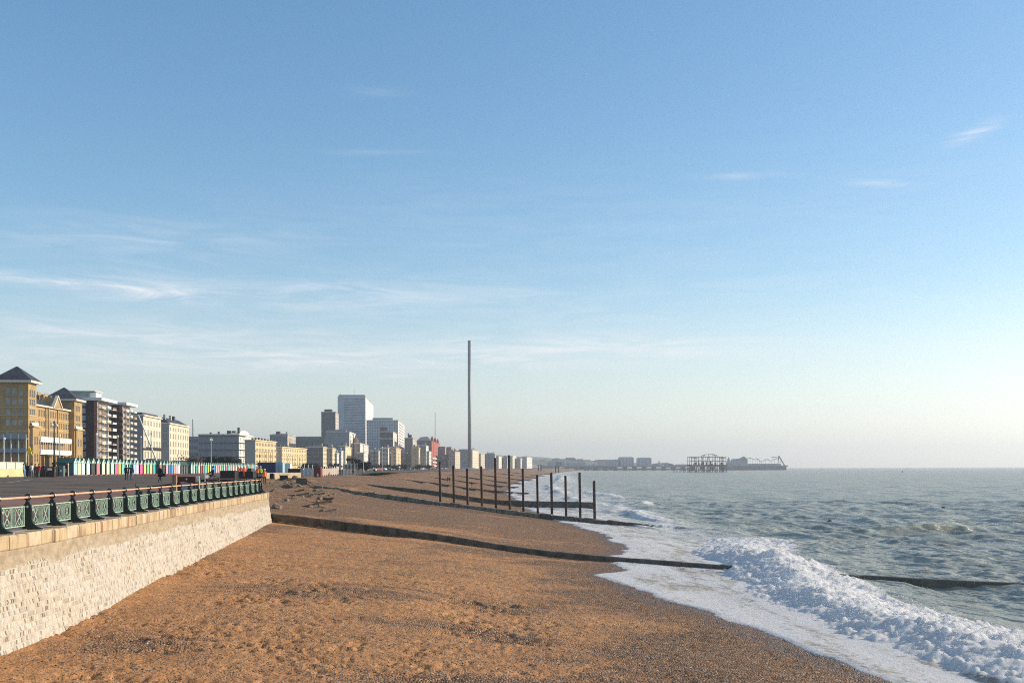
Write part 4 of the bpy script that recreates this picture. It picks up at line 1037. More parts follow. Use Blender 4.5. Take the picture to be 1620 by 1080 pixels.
# ---- two brick towers with balconies
def brick_tower(label, pc, d, pr, pl, pt, floors, white_roof_drop, pent):
    phi = R(6.2); mb_ = pm('dark_red_brick', (.045, .028, .026), .85, .2, var=.25, vscale=.5, bump=.2, bscale=5)
    b = Bld('apartment_tower', label, 'building', pc, d, pr, pl, pt, phi, 5.6, 'brick apartment towers'); H = b.H - 1.2; W_, L_ = b.W, b.L
    b.part(MB().box(-W_, -2.2, 0, L_, -.6, H), 'wall', mb_)
    b.part(MB().box(-W_ - .5, 1.0, -.9, L_ + .9, H + .05, H + 1.15), 'roof_slab', pm('white_fascia', (.70, .70, .68), .6))
    fh = H / floors; mo = pm('orange_brick', (.27, .115, .06), .85, var=.2, vscale=1)
    b.part(MB().box(-2.2, -1.0, .05, 1.6, -.6, H), 'corner_pier', mo)
    b.part(MB().box(-2.19, -2.1, 1.7, L_ - .1, 0, H), 'back_wall', pm('pale_back_wall', (.34, .30, .25), .8))
    for k in range(floors):
        z = k * fh
        b.win('s', .85, z + .9, .6, 1.4, m_white, m_glass_b, x=-1.0)
        for j, (a_, c_) in enumerate(((.14, .38), (.42, .66), (.70, .96))):
            ya, yb = L_ * a_, L_ * c_; zz = z + .3 * (j % 2)
            xo = (.2, .7, 1.1)[j]
            o = MB().box(-2.2, xo, ya, yb, zz - .1, zz + .1).build('balcony', m_white if j else pm('cream_slab', (.62, .52, .38), .7), b.root)
            MB().box(xo - .1, xo, ya, yb, zz + .1, zz + (.95 if (k + j) % 3 else .6)).build('balcony_front', (m_white, pm('cream_slab', (.62, .52, .38), .7), pm('cream_slab', (.62, .52, .38), .7), m_white, mo)[(k * 3 + j) % 5], o)
            b.win('s', (ya + yb) / 2, z + .3, (yb - ya) * .7, fh * .72, m_white, m_glass, x=-2.09)
    return b, H, fh, mb_
b, H, fh, _ = brick_tower('taller brown brick apartment tower with cream balconies beside the yellow brick block', 158, 384, 181, 120, 628.5, 10, 0, True)
for k in range(10):
    b.win('w', b.xw(131), k * fh + .9, 1.7, 1.5, m_white, m_glass_b)

mp = pm('green_glass_penthouse', (.16, .22, .20), .25, .6, var=.3, vscale=.3)
b.part(MB().box(b.xw(100), b.xw(137), 3, 12, H + 1.2, b.z(618)), 'penthouse', mp); b.part(MB().box(b.xw(137) + .05, b.xw(147), 4, 11, H + 1.2, b.z(619.5)), 'penthouse_end', m_white)
b.part(MB().box(b.xw(99), b.xw(148), 2.5, 12.5, b.z(618), b.z(617)), 'penthouse_roof', m_white)
b, H, fh, mbk = brick_tower('narrower dark brick apartment tower with stacked white balconies behind the taller one', 197.5, 420, 213.5, 180, 636, 11, 0, False)
for k in range(1, 11):
    b.part(MB().box(b.xw(182), b.xw(195), -.12, 0, k * fh - .1, k * fh + .1), 'floor_band', pm('grey_band', (.22, .2, .19), .8))
    for px in (184.5, 188.5, 192.5): b.win('w', b.xw(px), k * fh - 2.2, .8, 1.3, mbk, m_glass)

# ---- stucco terraces
def stucco(name, label, pc, d, pr, pl, pt, phi, col, floors, cols, style, wcols=0, west=None, group='pale stucco seafront buildings', joined=False, base=5.6, roof=None):
    b = Bld(name, label, 'building', pc, d, pr, pl, pt, R(phi), base, group); H, W_, L_ = b.H, b.W, b.L
    m = pm(style, col, .75, .25, var=.08, vscale=.15); mw = west or m
    b.part(MB().box(-W_, 0, 0, L_, -.6, H - .8), 'wall', m)
    b.part(MB().box(-W_ - .4, .7, -.5, L_ + .5, H - .8, H - .35), 'cornice', m); b.part(MB().box(-W_, .1, 0, L_, H - .34, H), 'parapet', m)
    if west is not None: b.part(MB().box(-W_, -.1, -.05, -.004, -.6, H - .8), 'side_wall', west)  # west face gets its own darker colour, standing in for shade
    fh = (H - 1.2) / floors; ys_ = [L_ * (i + .5) / cols for i in range(cols)]; w = min(1.3, L_ / cols * .5)
    zs_ = [fh * k + fh * .28 for k in range(floors)]
    if joined:
        b.wins_joined('s', ys_, zs_, w, fh * .52, m_glass)
    else:
        for y in ys_:
            for k, z in enumerate(zs_): b.win('s', y, z, round(w, 2), round(fh * (.6 if k < floors - 1 else .42), 2), m, m_glass)
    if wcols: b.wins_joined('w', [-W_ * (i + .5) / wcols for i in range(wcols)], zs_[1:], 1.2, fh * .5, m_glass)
    return b, H, fh, m
cream = (.70, .62, .45)
b, H, fh, m = stucco('stucco_hotel', 'white stucco seafront house with heavy cornice beside the dark tower', 227, 447, 255, 212, 655, 5.5, (.58, .53, .42), 5, 6, 'white_stucco', west=pm('shaded_white_stucco', (.30, .28, .27), .8))  # west wall greyed: shade put into the colour
mdk = pm('black_iron', (.02, .02, .022), .5)
for z in (fh * 1.05, fh * 2.1): b.part(MB().box(.02, 1.4, -.5, b.L + .5, z - .12, z), 'balcony', mdk); b.part(MB().box(1.32, 1.4, -.5, b.L + .5, z + .3, z + .9), 'balcony_rail', mdk)
b.part(MB().box(-b.W + 1, -1, 2, b.L - 2, H, H + 1.0), 'attic', m_slate)
b, H, fh, m = stucco('stucco_block', 'tall cream stucco block with slate mansard and chimneys, lit side full of windows', 268, 497, 299, 254, 668, 5.5, (.60, .53, .40), 6, 8, 'cream_stucco', 0, west=pm('shaded_cream_stucco', (.40, .37, .33), .8))  # west side is the cream stucco with shade painted in
for px in (261,):
    for k in range(3, 6): b.win('w', b.xw(px), fh * k + .9, 1.3, 1.6, mdk, m_glass)
z = fh * 1.2; b.part(MB().box(.02, 1.2, 1, b.L - 1, z, z + .15), 'balcony', mdk); b.part(MB().box(1.1, 1.2, 1, b.L - 1, z + .5, z + 1.0), 'balcony_rail', mdk)
b.part(MB().add([(-b.W, .3, H), (-.3, .3, H), (-.3, b.L - .3, H), (-b.W, b.L - .3, H), (-b.W * .6, 4, H + 2.8), (-b.W * .6, b.L - 6, H + 2.8)], [(0, 1, 4), (1, 2, 5, 4), (2, 3, 5), (3, 0, 4, 5)]), 'roof', m_slate)
for q, ww in ((.08, .9), (.35, .8), (.5, 2.2)):
    b.part(MB().box(-b.W * .55, -b.W * .55 + 1.2, b.L * q, b.L * q + ww, H + .5, H + 4.2), 'chimney', pm('dark_chimney', (.10, .09, .085), .9) if q > .4 else m)
b, H, fh, m = stucco('scaffolded_block', 'long grey terrace end wall wrapped in scaffolding with a domed cream front', 378, 707, 400, 314, 686, 4.0, (.74, .70, .60), 5, 5, 'pale_stucco_far', 0, west=pm('shaded_pale_stucco', (.25, .26, .29), .8))  # west wall colour is a blue-grey shaded version of the stucco
b.part(MB().prism([(0, H), (b.L * .8, H), (b.L * .6, H + 2.6), (b.L * .35, H + 3.2), (b.L * .15, H + 2.2)], 'x', -6, .1), 'curved_gable', m)
for k in range(1, 6): b.part(MB().box(-b.W, .4, -1.6, -.3, fh * k - .15, fh * k + .05), 'scaffold_deck', mdk)
for q in np.linspace(-b.W + .5, .3, 9): b.part(MB().tube([(q, -1.5, 0), (q, -1.5, H - 2)], .08, 4), 'scaffold_pole', pm('galvanised', (.35, .36, .37), .5))
for k in range(1, 6): b.part(MB().box(.3, 1.6, 0, b.L * .45, fh * k - .15, fh * k + .05), 'scaffold_deck', mdk)
for q, hh in ((-.75, 1.2), (-.55, 1.6), (-.32, 2.4), (-.2, 2.2)): b.part(MB().box(b.W * q, b.W * q + (2.6 if hh > 2 else 1.2), 3, 5, H, H + hh), 'chimney', pm('dark_chimney', (.10, .09, .085), .9))
b.part(MB().box(-1.2, .2, 1, 2.5, H, H + 4.6), 'chimney', pm('dark_chimney', (.10, .09, .085), .9))
stucco('terrace_end', 'low grey terrace seen between the cream block and the scaffolding', 314, 760, 316, 299, 690, 4, (.32, .33, .36), 5, 2, 'grey_stucco', 4, joined=True)
def regency(label, pc, d, pr, pl, pt, phi, cols):
    b, H, fh, m = stucco('regency_terrace', label, pc, d, pr, pl, pt, phi, (.60, .48, .27), 5, cols, 'yellow_cream_stucco', 0, west=pm('shaded_yellow_stucco', (.36, .33, .29), .8), group='cream regency terraces', joined=True)  # west ends coloured as the same stucco in shade
    b.part(MB().box(.02, 1.0, 0, b.L, fh * 1.15, fh * 1.15 + .25), 'balcony', mdk); b.part(MB().box(.02, .6, 0, b.L, fh * 3.3, fh * 3.3 + .35), 'cornice_band', m)
    for q in np.linspace(.06, .94, 7): b.part(MB().box(-3.5, -2.6, b.L * q, b.L * q + 1.8, H, H + random.uniform(1, 2.0)), 'chimney', pm('dark_chimney', (.10, .09, .085), .9))
    ncol = cols // 2
    for q in np.linspace(.2, .8, ncol): b.part(MB().box(.01, .35, b.L * q - .22, b.L * q + .22, fh * 1.3, fh * 3.3), 'half_column', m)
regency('nearer cream regency terrace with a dark balcony line, right of the domed gable', 404, 640, 437, 400, 695, -3.0, 14)
regency('farther and lower cream regency terrace, left of the grey square', 446, 760, 485, 437, 706, -2.5, 14)

# ---- the rest of the town, nearer ones first: (name, label, px corner, depth, px right, px left, top y, colour lit, floors, cols, west colour darkened for shade, west windows)
west_shade = (.30, .30, .32)  # default west wall grey, shade included in the colour
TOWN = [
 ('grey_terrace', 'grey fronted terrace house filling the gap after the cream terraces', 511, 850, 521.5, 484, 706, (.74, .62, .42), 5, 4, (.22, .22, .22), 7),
 ('narrow_house', 'narrow cream house right of the grey terrace', 526, 880, 531, 521.5, 708, (.78, .70, .50), 5, 2, west_shade, 2),
 ('narrow_house', 'lowest white house in the row below the dark towers', 533, 900, 538, 530.5, 716, (.80, .78, .74), 4, 2, west_shade, 2),
 ('narrow_house', 'small white house beside the yellow cream one', 540, 920, 545.5, 537.5, 712.5, (.80, .78, .72), 4, 2, west_shade, 2),
 ('cream_house', 'yellow cream house in front of the stepped white flats', 546.5, 940, 556, 544.5, 705, (.80, .68, .42), 5, 3, west_shade, 1),
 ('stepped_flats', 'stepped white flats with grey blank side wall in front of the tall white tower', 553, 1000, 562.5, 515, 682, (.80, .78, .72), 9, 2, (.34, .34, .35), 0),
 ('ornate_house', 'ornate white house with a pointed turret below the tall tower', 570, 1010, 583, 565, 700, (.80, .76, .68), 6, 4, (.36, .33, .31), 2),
 ('low_hotel', 'low white building with a dark band in front of the ornate house', 576, 960, 588, 571, 715, (.80, .76, .68), 3, 5, west_shade, 2),
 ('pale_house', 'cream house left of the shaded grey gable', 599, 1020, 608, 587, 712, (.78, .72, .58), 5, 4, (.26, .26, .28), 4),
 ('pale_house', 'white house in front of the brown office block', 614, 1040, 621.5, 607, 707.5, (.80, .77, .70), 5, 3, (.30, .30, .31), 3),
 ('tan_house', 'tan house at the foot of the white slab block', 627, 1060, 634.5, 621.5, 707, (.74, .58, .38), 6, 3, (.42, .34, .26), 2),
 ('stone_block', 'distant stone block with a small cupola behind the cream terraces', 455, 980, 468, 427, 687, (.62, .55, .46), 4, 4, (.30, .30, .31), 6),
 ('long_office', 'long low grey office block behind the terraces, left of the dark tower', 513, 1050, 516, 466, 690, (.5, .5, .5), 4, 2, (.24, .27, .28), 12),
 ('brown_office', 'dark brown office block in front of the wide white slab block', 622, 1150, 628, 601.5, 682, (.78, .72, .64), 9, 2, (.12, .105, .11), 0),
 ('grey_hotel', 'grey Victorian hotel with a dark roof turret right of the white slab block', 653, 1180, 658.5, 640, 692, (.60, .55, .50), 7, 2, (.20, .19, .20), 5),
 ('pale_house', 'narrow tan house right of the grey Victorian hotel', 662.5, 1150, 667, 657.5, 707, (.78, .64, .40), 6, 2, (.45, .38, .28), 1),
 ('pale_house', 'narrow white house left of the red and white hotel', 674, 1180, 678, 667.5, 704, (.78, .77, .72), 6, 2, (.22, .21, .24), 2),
 ('low_white_house', 'low cream house leaning against the red and white hotel', 679, 1190, 682.5, 677.5, 713, (.78, .74, .62), 4, 2, west_shade, 1),
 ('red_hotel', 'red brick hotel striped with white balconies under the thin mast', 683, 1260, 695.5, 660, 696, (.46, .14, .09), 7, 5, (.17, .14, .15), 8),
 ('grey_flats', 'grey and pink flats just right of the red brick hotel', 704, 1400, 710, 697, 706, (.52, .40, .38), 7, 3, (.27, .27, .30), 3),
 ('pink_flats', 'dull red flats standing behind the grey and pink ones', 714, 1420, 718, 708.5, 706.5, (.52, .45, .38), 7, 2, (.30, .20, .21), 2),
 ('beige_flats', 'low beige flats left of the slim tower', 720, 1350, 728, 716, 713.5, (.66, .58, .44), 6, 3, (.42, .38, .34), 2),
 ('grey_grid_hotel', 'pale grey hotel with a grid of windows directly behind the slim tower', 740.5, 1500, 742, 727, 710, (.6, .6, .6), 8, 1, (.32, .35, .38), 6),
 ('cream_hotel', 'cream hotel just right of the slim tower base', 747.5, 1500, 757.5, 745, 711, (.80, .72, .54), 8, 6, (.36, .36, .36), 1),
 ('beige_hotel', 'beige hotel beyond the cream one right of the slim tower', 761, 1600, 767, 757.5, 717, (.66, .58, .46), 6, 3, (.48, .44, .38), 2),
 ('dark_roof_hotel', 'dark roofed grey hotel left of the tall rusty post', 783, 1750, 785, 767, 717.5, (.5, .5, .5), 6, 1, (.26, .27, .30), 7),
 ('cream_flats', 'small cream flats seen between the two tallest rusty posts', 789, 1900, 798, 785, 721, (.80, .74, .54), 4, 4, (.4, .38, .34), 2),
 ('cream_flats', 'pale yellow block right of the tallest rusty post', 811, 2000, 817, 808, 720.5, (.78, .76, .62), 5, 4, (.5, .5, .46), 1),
 ('white_block', 'white block standing alone below the hill before the far pier', 833.5, 2150, 842, 831.5, 722.5, (.82, .80, .76), 3, 5, west_shade, 1),
 ('hall', 'low cream hall at the foot of the hill left of the far pier', 820, 2100, 829, 817, 727, (.62, .6, .5), 2, 4, west_shade, 1),
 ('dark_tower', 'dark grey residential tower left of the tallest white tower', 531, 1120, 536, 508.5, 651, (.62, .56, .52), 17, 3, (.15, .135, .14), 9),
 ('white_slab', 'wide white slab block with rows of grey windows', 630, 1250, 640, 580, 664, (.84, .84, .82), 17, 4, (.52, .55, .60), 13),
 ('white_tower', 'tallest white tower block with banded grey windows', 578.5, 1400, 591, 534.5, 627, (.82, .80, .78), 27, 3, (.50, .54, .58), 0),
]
for nm, lb, pc, d, pr, pl, pt, col, fl, nc, wc, wcol in TOWN:
    nc = int(nc * 1.7) + 1
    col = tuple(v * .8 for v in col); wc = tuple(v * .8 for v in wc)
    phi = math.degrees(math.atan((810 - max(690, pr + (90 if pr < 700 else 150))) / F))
    mwall = pm('wall_%02x%02x%02x' % tuple(int(v * 255) for v in wc), wc, .8, .2, var=.1, vscale=.05)  # west wall material carries painted shade
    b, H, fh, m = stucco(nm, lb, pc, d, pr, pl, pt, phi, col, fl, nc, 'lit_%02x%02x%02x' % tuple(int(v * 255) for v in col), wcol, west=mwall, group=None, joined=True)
    if nm == 'white_tower':
        for k in range(2, 27):
            b.part(MB().box(b.xw(544.5), b.xw(577), -.3, -.06, fh * k, fh * k + fh * .5), 'window_band', pm('band_glass', (.16, .20, .24), .3, .5, var=.4, vscale=.1))
        b.part(MB().box(-b.W + 1, -1, 2, b.L - 2, H, H + 2.5), 'plant_room', pm('grey_plant', (.3, .3, .32), .7))
        b.part(MB().tube([(b.xw(560), 6, H), (b.xw(560), 6, H + 11)], .25, 4), 'mast', mdk); b.part(MB().tube([(b.xw(538), 6, H), (b.xw(538), 6, H + 6)], .2, 4), 'mast', mdk)
    if nm == 'white_slab':
        b.part(MB().box(b.xw(589), b.xw(621), 4, 9, H, b.z(660.5)), 'plant_room', pm('grey_green_plant', (.20, .25, .27), .6))
        for k in range(17): b.part(MB().box(.02, 1.2, b.L * .15, b.L * .85, fh * k, fh * k + .9), 'balcony', m_white)
    if nm == 'dark_tower': b.part(MB().box(b.xw(513), b.xw(525), 2, 9, H, b.z(647)), 'plant_room', pm('dark_plant', (.09, .09, .10), .8))
    if nm == 'brown_office':
        b.part(MB().box(b.xw(601.5), b.xw(613), 3, 9, H, b.z(675)), 'plant_room', mwall); b.part(MB().box(-b.W, 0, -.4, -.06, H * .8, H * .8 + .7), 'pale_band', m_white)
    if nm == 'stepped_flats':
        b.part(MB().box(b.xw(516), b.xw(548), .5, 4, H, b.z(679.5)), 'top_floor', mwall)
        for k in range(9): b.part(MB().box(.02, .8, b.L * .1, b.L * .9, fh * k, fh * k + .8), 'balcony', m_white)
    if nm == 'ornate_house': b.part(MB().lathe([(3, H), (3, H + 3), (1.2, H + 5), (.1, H + 8)], 8, (-5, 4, 0)), 'turret', pm('brown_tile', (.22, .12, .08), .8))
    if nm == 'stone_block': b.part(MB().box(b.xw(436), b.xw(442), 3, 8, H, b.z(682)), 'cupola', pm('dark_plant', (.09, .09, .10), .8))
    if nm == 'red_hotel':
        for z in (.10, .22, .36): b.part(MB().box(.02, 1.4, 0, b.L, H * z, H * z + 1.6), 'balcony', m_white)
        for q in (.15, .5, .85): b.part(MB().lathe([(2, H), (2, H + 2.5), (.2, H + 6.5)], 6, (-1, b.L * q, 0)), 'turret', pm('brown_tile', (.22, .12, .08), .8))
        b.part(MB().add([(-b.W, 0, H), (-2, 0, H), (-2, b.L, H), (-b.W, b.L, H), (-b.W * .8, 8, H + 4), (-6, 8, H + 5)], [(0, 1, 5, 4), (1, 2, 5), (2, 3, 4, 5), (3, 0, 4)]), 'roof', pm('green_grey_roof', (.20, .23, .24), .7))
    if nm == 'grey_hotel':
        b.part(MB().box(b.xw(645), b.xw(651), 1, 8, H, H + 3.5), 'roof_turret', m_slate); b.part(MB().box(b.xw(645), b.xw(647), 1, 3, H + 3.51, H + 5.5), 'chimney', m_slate)
    if nm in ('grey_terrace', 'pale_house', 'cream_house', 'narrow_house', 'tan_house', 'cream_hotel', 'dark_roof_hotel', 'beige_flats', 'stone_block'):
        b.part(MB().add([(-b.W, .3, H), (-.3, .3, H), (-.3, b.L - .3, H), (-b.W, b.L - .3, H), (-b.W * .65, b.L * .4, H + 1.8), (-b.W * .35, b.L * .6, H + 1.8)],
                        [(0, 1, 5, 4), (1, 2, 5), (2, 3, 4, 5), (3, 0, 4)]), 'roof', m_slate)
        for q in (.2, .75): b.part(MB().box(-b.W * q - .8, -b.W * q + .8, b.L * .3, b.L * .3 + 1.5, H, H + 3.2), 'chimney', m if q < .5 else pm('dark_chimney', (.10, .09, .085), .9))

# back row roofs filling the skyline between the named blocks
rb = random.Random(31)
BR = [(470, 480, 701), (490, 500, 703), (523, 530, 711), (538, 545, 709), (563, 568, 704), (586, 594, 708), (594, 603, 706.5), (605, 612, 703), (612, 619, 705), (634, 640, 701), (646, 652, 700), (655, 661, 698), (668, 673, 701), (677, 684, 708), (694, 699, 709), (702, 709, 711), (716, 723, 711), (726, 733, 713), (755, 760, 716.5), (768, 775, 719.5), (776, 783, 718), (798, 805, 722.5), (803, 810, 724), (820, 826, 724.5)]
NM = ('small', 'low', 'narrow', 'dim')
for i, (a, c, pt) in enumerate(BR):
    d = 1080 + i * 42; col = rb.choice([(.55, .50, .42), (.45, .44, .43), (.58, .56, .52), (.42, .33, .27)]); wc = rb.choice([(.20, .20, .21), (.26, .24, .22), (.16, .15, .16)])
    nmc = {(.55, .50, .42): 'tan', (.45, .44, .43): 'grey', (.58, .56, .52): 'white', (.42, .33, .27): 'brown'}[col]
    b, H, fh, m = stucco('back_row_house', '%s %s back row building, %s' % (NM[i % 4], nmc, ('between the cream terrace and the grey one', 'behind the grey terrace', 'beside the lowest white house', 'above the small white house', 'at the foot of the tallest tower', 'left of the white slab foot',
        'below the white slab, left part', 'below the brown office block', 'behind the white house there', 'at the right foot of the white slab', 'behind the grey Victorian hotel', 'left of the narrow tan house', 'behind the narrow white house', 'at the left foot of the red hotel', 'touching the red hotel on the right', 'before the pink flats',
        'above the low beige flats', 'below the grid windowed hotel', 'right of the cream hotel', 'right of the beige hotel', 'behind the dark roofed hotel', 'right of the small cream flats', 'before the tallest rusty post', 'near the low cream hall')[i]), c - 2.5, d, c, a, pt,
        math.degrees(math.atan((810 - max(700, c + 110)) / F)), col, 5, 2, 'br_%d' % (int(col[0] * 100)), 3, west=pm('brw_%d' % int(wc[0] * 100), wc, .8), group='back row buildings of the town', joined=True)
    b.part(MB().add([(-b.W, .3, H), (-.3, .3, H), (-.3, b.L - .3, H), (-b.W, b.L - .3, H), (-b.W * .65, b.L * .3, H + 2.2), (-b.W * .35, b.L * .6, H + 2.2)], [(0, 1, 5, 4), (1, 2, 5), (2, 3, 4, 5), (3, 0, 4)]), 'roof', m_slate)
    b.part(MB().box(-b.W * .3 - .8, -b.W * .3 + .8, 1, 2.5, H, H + 3.4), 'chimney', m)
# ------------------------------------------------------------------ observation tower and masts
def tower():
    d = 1308; x = K(743) * d; zt = zat(741, 539, d)
    r = empty('observation_tower', (x, d, 5)); tag(r, 'very tall slim grey observation tower rising above the far seafront', 'tower')
    m = pm('tower_mesh', (.16, .17, .19), .5, .5, metal=.2)
    h = zt - 5
    MB().lathe([(2.35, 0), (2.25, h * .5), (2.0, h)], 20).build('shaft', m, r, smooth=True)
    MB().lathe([(1.9, h), (1.9, h + .5)], 16).build('cap', pm('dark_plant', (.09, .09, .10), .8), r)
    MB().lathe([(9, 0), (9, 2.2), (8.2, 2.6)], 24).build('pod_platform', pm('glass_pod', (.35, .42, .46), .2, .6), r)
tower()
def mast(px, d, pt, pb, lb, w=.5):
    r = empty('radio_mast', (K(px) * d, d, zat(px, pb, d))); tag(r, lb, 'mast'); h = zat(px, pt, d) - r.location.z
    m = pm('mast_grey', (.22, .23, .25), .6)
    for a in range(3):
        q = a * 2.09; MB().tube([(w * math.cos(q), w * math.sin(q), 0), (w * .4 * math.cos(q), w * .4 * math.sin(q), h)], w * .28, 4).build('leg', m, r)
    mb = MB()
    for k in range(9):
        f = 1 - .6 * k / 9; z = h * k / 9
        mb.tube([(w * f, 0, z), (-w * f * .5, w * f * .87, z + h / 10)], w * .12, 3); mb.tube([(-w * f * .5, w * f * .87, z + h / 10), (-w * f * .5, -w * f * .87, z + h / 9)], w * .12, 3)
        mb.tube([(-w * f * .5, -w * f * .87, z + h / 9), (w * f * .9, 0, z + h / 9)], w * .12, 3)
    mb.build('lattice', m, r)
mast(688.5, 1270, 652, 694, 'thin radio mast rising over the red and white hotel', .6)
mast(305, 900, 663, 690, 'small lattice mast on the skyline above the low grey terrace', .6)

# ------------------------------------------------------------------ hills
def hills():
    xs_ = np.linspace(-2600, 1250, 260); ys_ = np.linspace(2700, 8200, 60); X_, Y_ = np.meshgrid(xs_, ys_)
    px = 810 + F * X_ / Y_
    top = np.interp(px, [200, 640, 745, 800, 850, 900, 960, 1010, 1050, 1075, 1100], [20, 24, 21.5, 20.5, 19.0, 15.2, 11.5, 8.5, 5, 2.5, 0])
    hh = top * 5400 / F * np.interp(Y_, [2700, 3600, 5400, 8200], [.16, .45, .93, .9]) + 5
    hh = hh * (.9 + .2 * fbm(X_ / 420, Y_ / 500, 5, 201)) + 14 * (fbm(X_ / 90, Y_ / 160, 3, 205) - .5) * np.clip(top / 10, 0, 1)
    hh = np.where(top < .4, -3, hh)
    m = bpy.data.materials.new('hill_grass'); m.use_nodes = True; nt = m.node_tree; b = nt.nodes['Principled BSDF']
    P = N(nt, 'ShaderNodeNewGeometry').outputs['Position']
    c = mixc(nt, ramp(nt, noise(nt, P, .006, 5, .6), .4, .6), (.05, .075, .035), (.13, .13, .075))
    c = mixc(nt, ramp(nt, noise(nt, P, .03, 4, .7), .58, .66, 0, .7), c, (.34, .31, .28))
    L(nt, c, b.inputs['Base Color']); b.inputs['Roughness'].default_value = .95
    grid_mesh('hills', X_, Y_, hh, m)
hills()
# houses on the hill: far little blocks
mh = [pm('far_house_%d' % k, c, .8) for k, c in enumerate(((.62, .58, .50), (.45, .36, .30), (.70, .68, .64)))]
mhr = pm('far_roof', (.16, .11, .09), .9)
rh = random.Random(5)
for k in range(46):
    px = rh.uniform(756, 962); d = rh.uniform(2700, 3900)
    f = (962 - px) / 206; py = hy(px) - rh.uniform(4, 4 + 12 * f)
    z = zat(px, py, d); x = K(px) * d; w = rh.uniform(14, 30); h = rh.uniform(7, 12); dp = 14
    r = empty('hillside_house', (x, d, z - 14)); tag(r, 'tiny hazy %s house on the far hillside%s' % (('cream', 'brown', 'white')[k % 3], ' just left of the far pier' if px > 860 else (' above the shore' if px > 800 else ' behind the seafront')), 'house', 'hazy houses on the far hillside')
    MB().box(0, w, 0, dp, 0, h + 14).build('wall', mh[k % 3], r)
    MB().prism([(-1, h + 14), (dp + 1, h + 14), (dp / 2, h + 18)], 'x', -1, w + 1).build('roof', mhr, r)

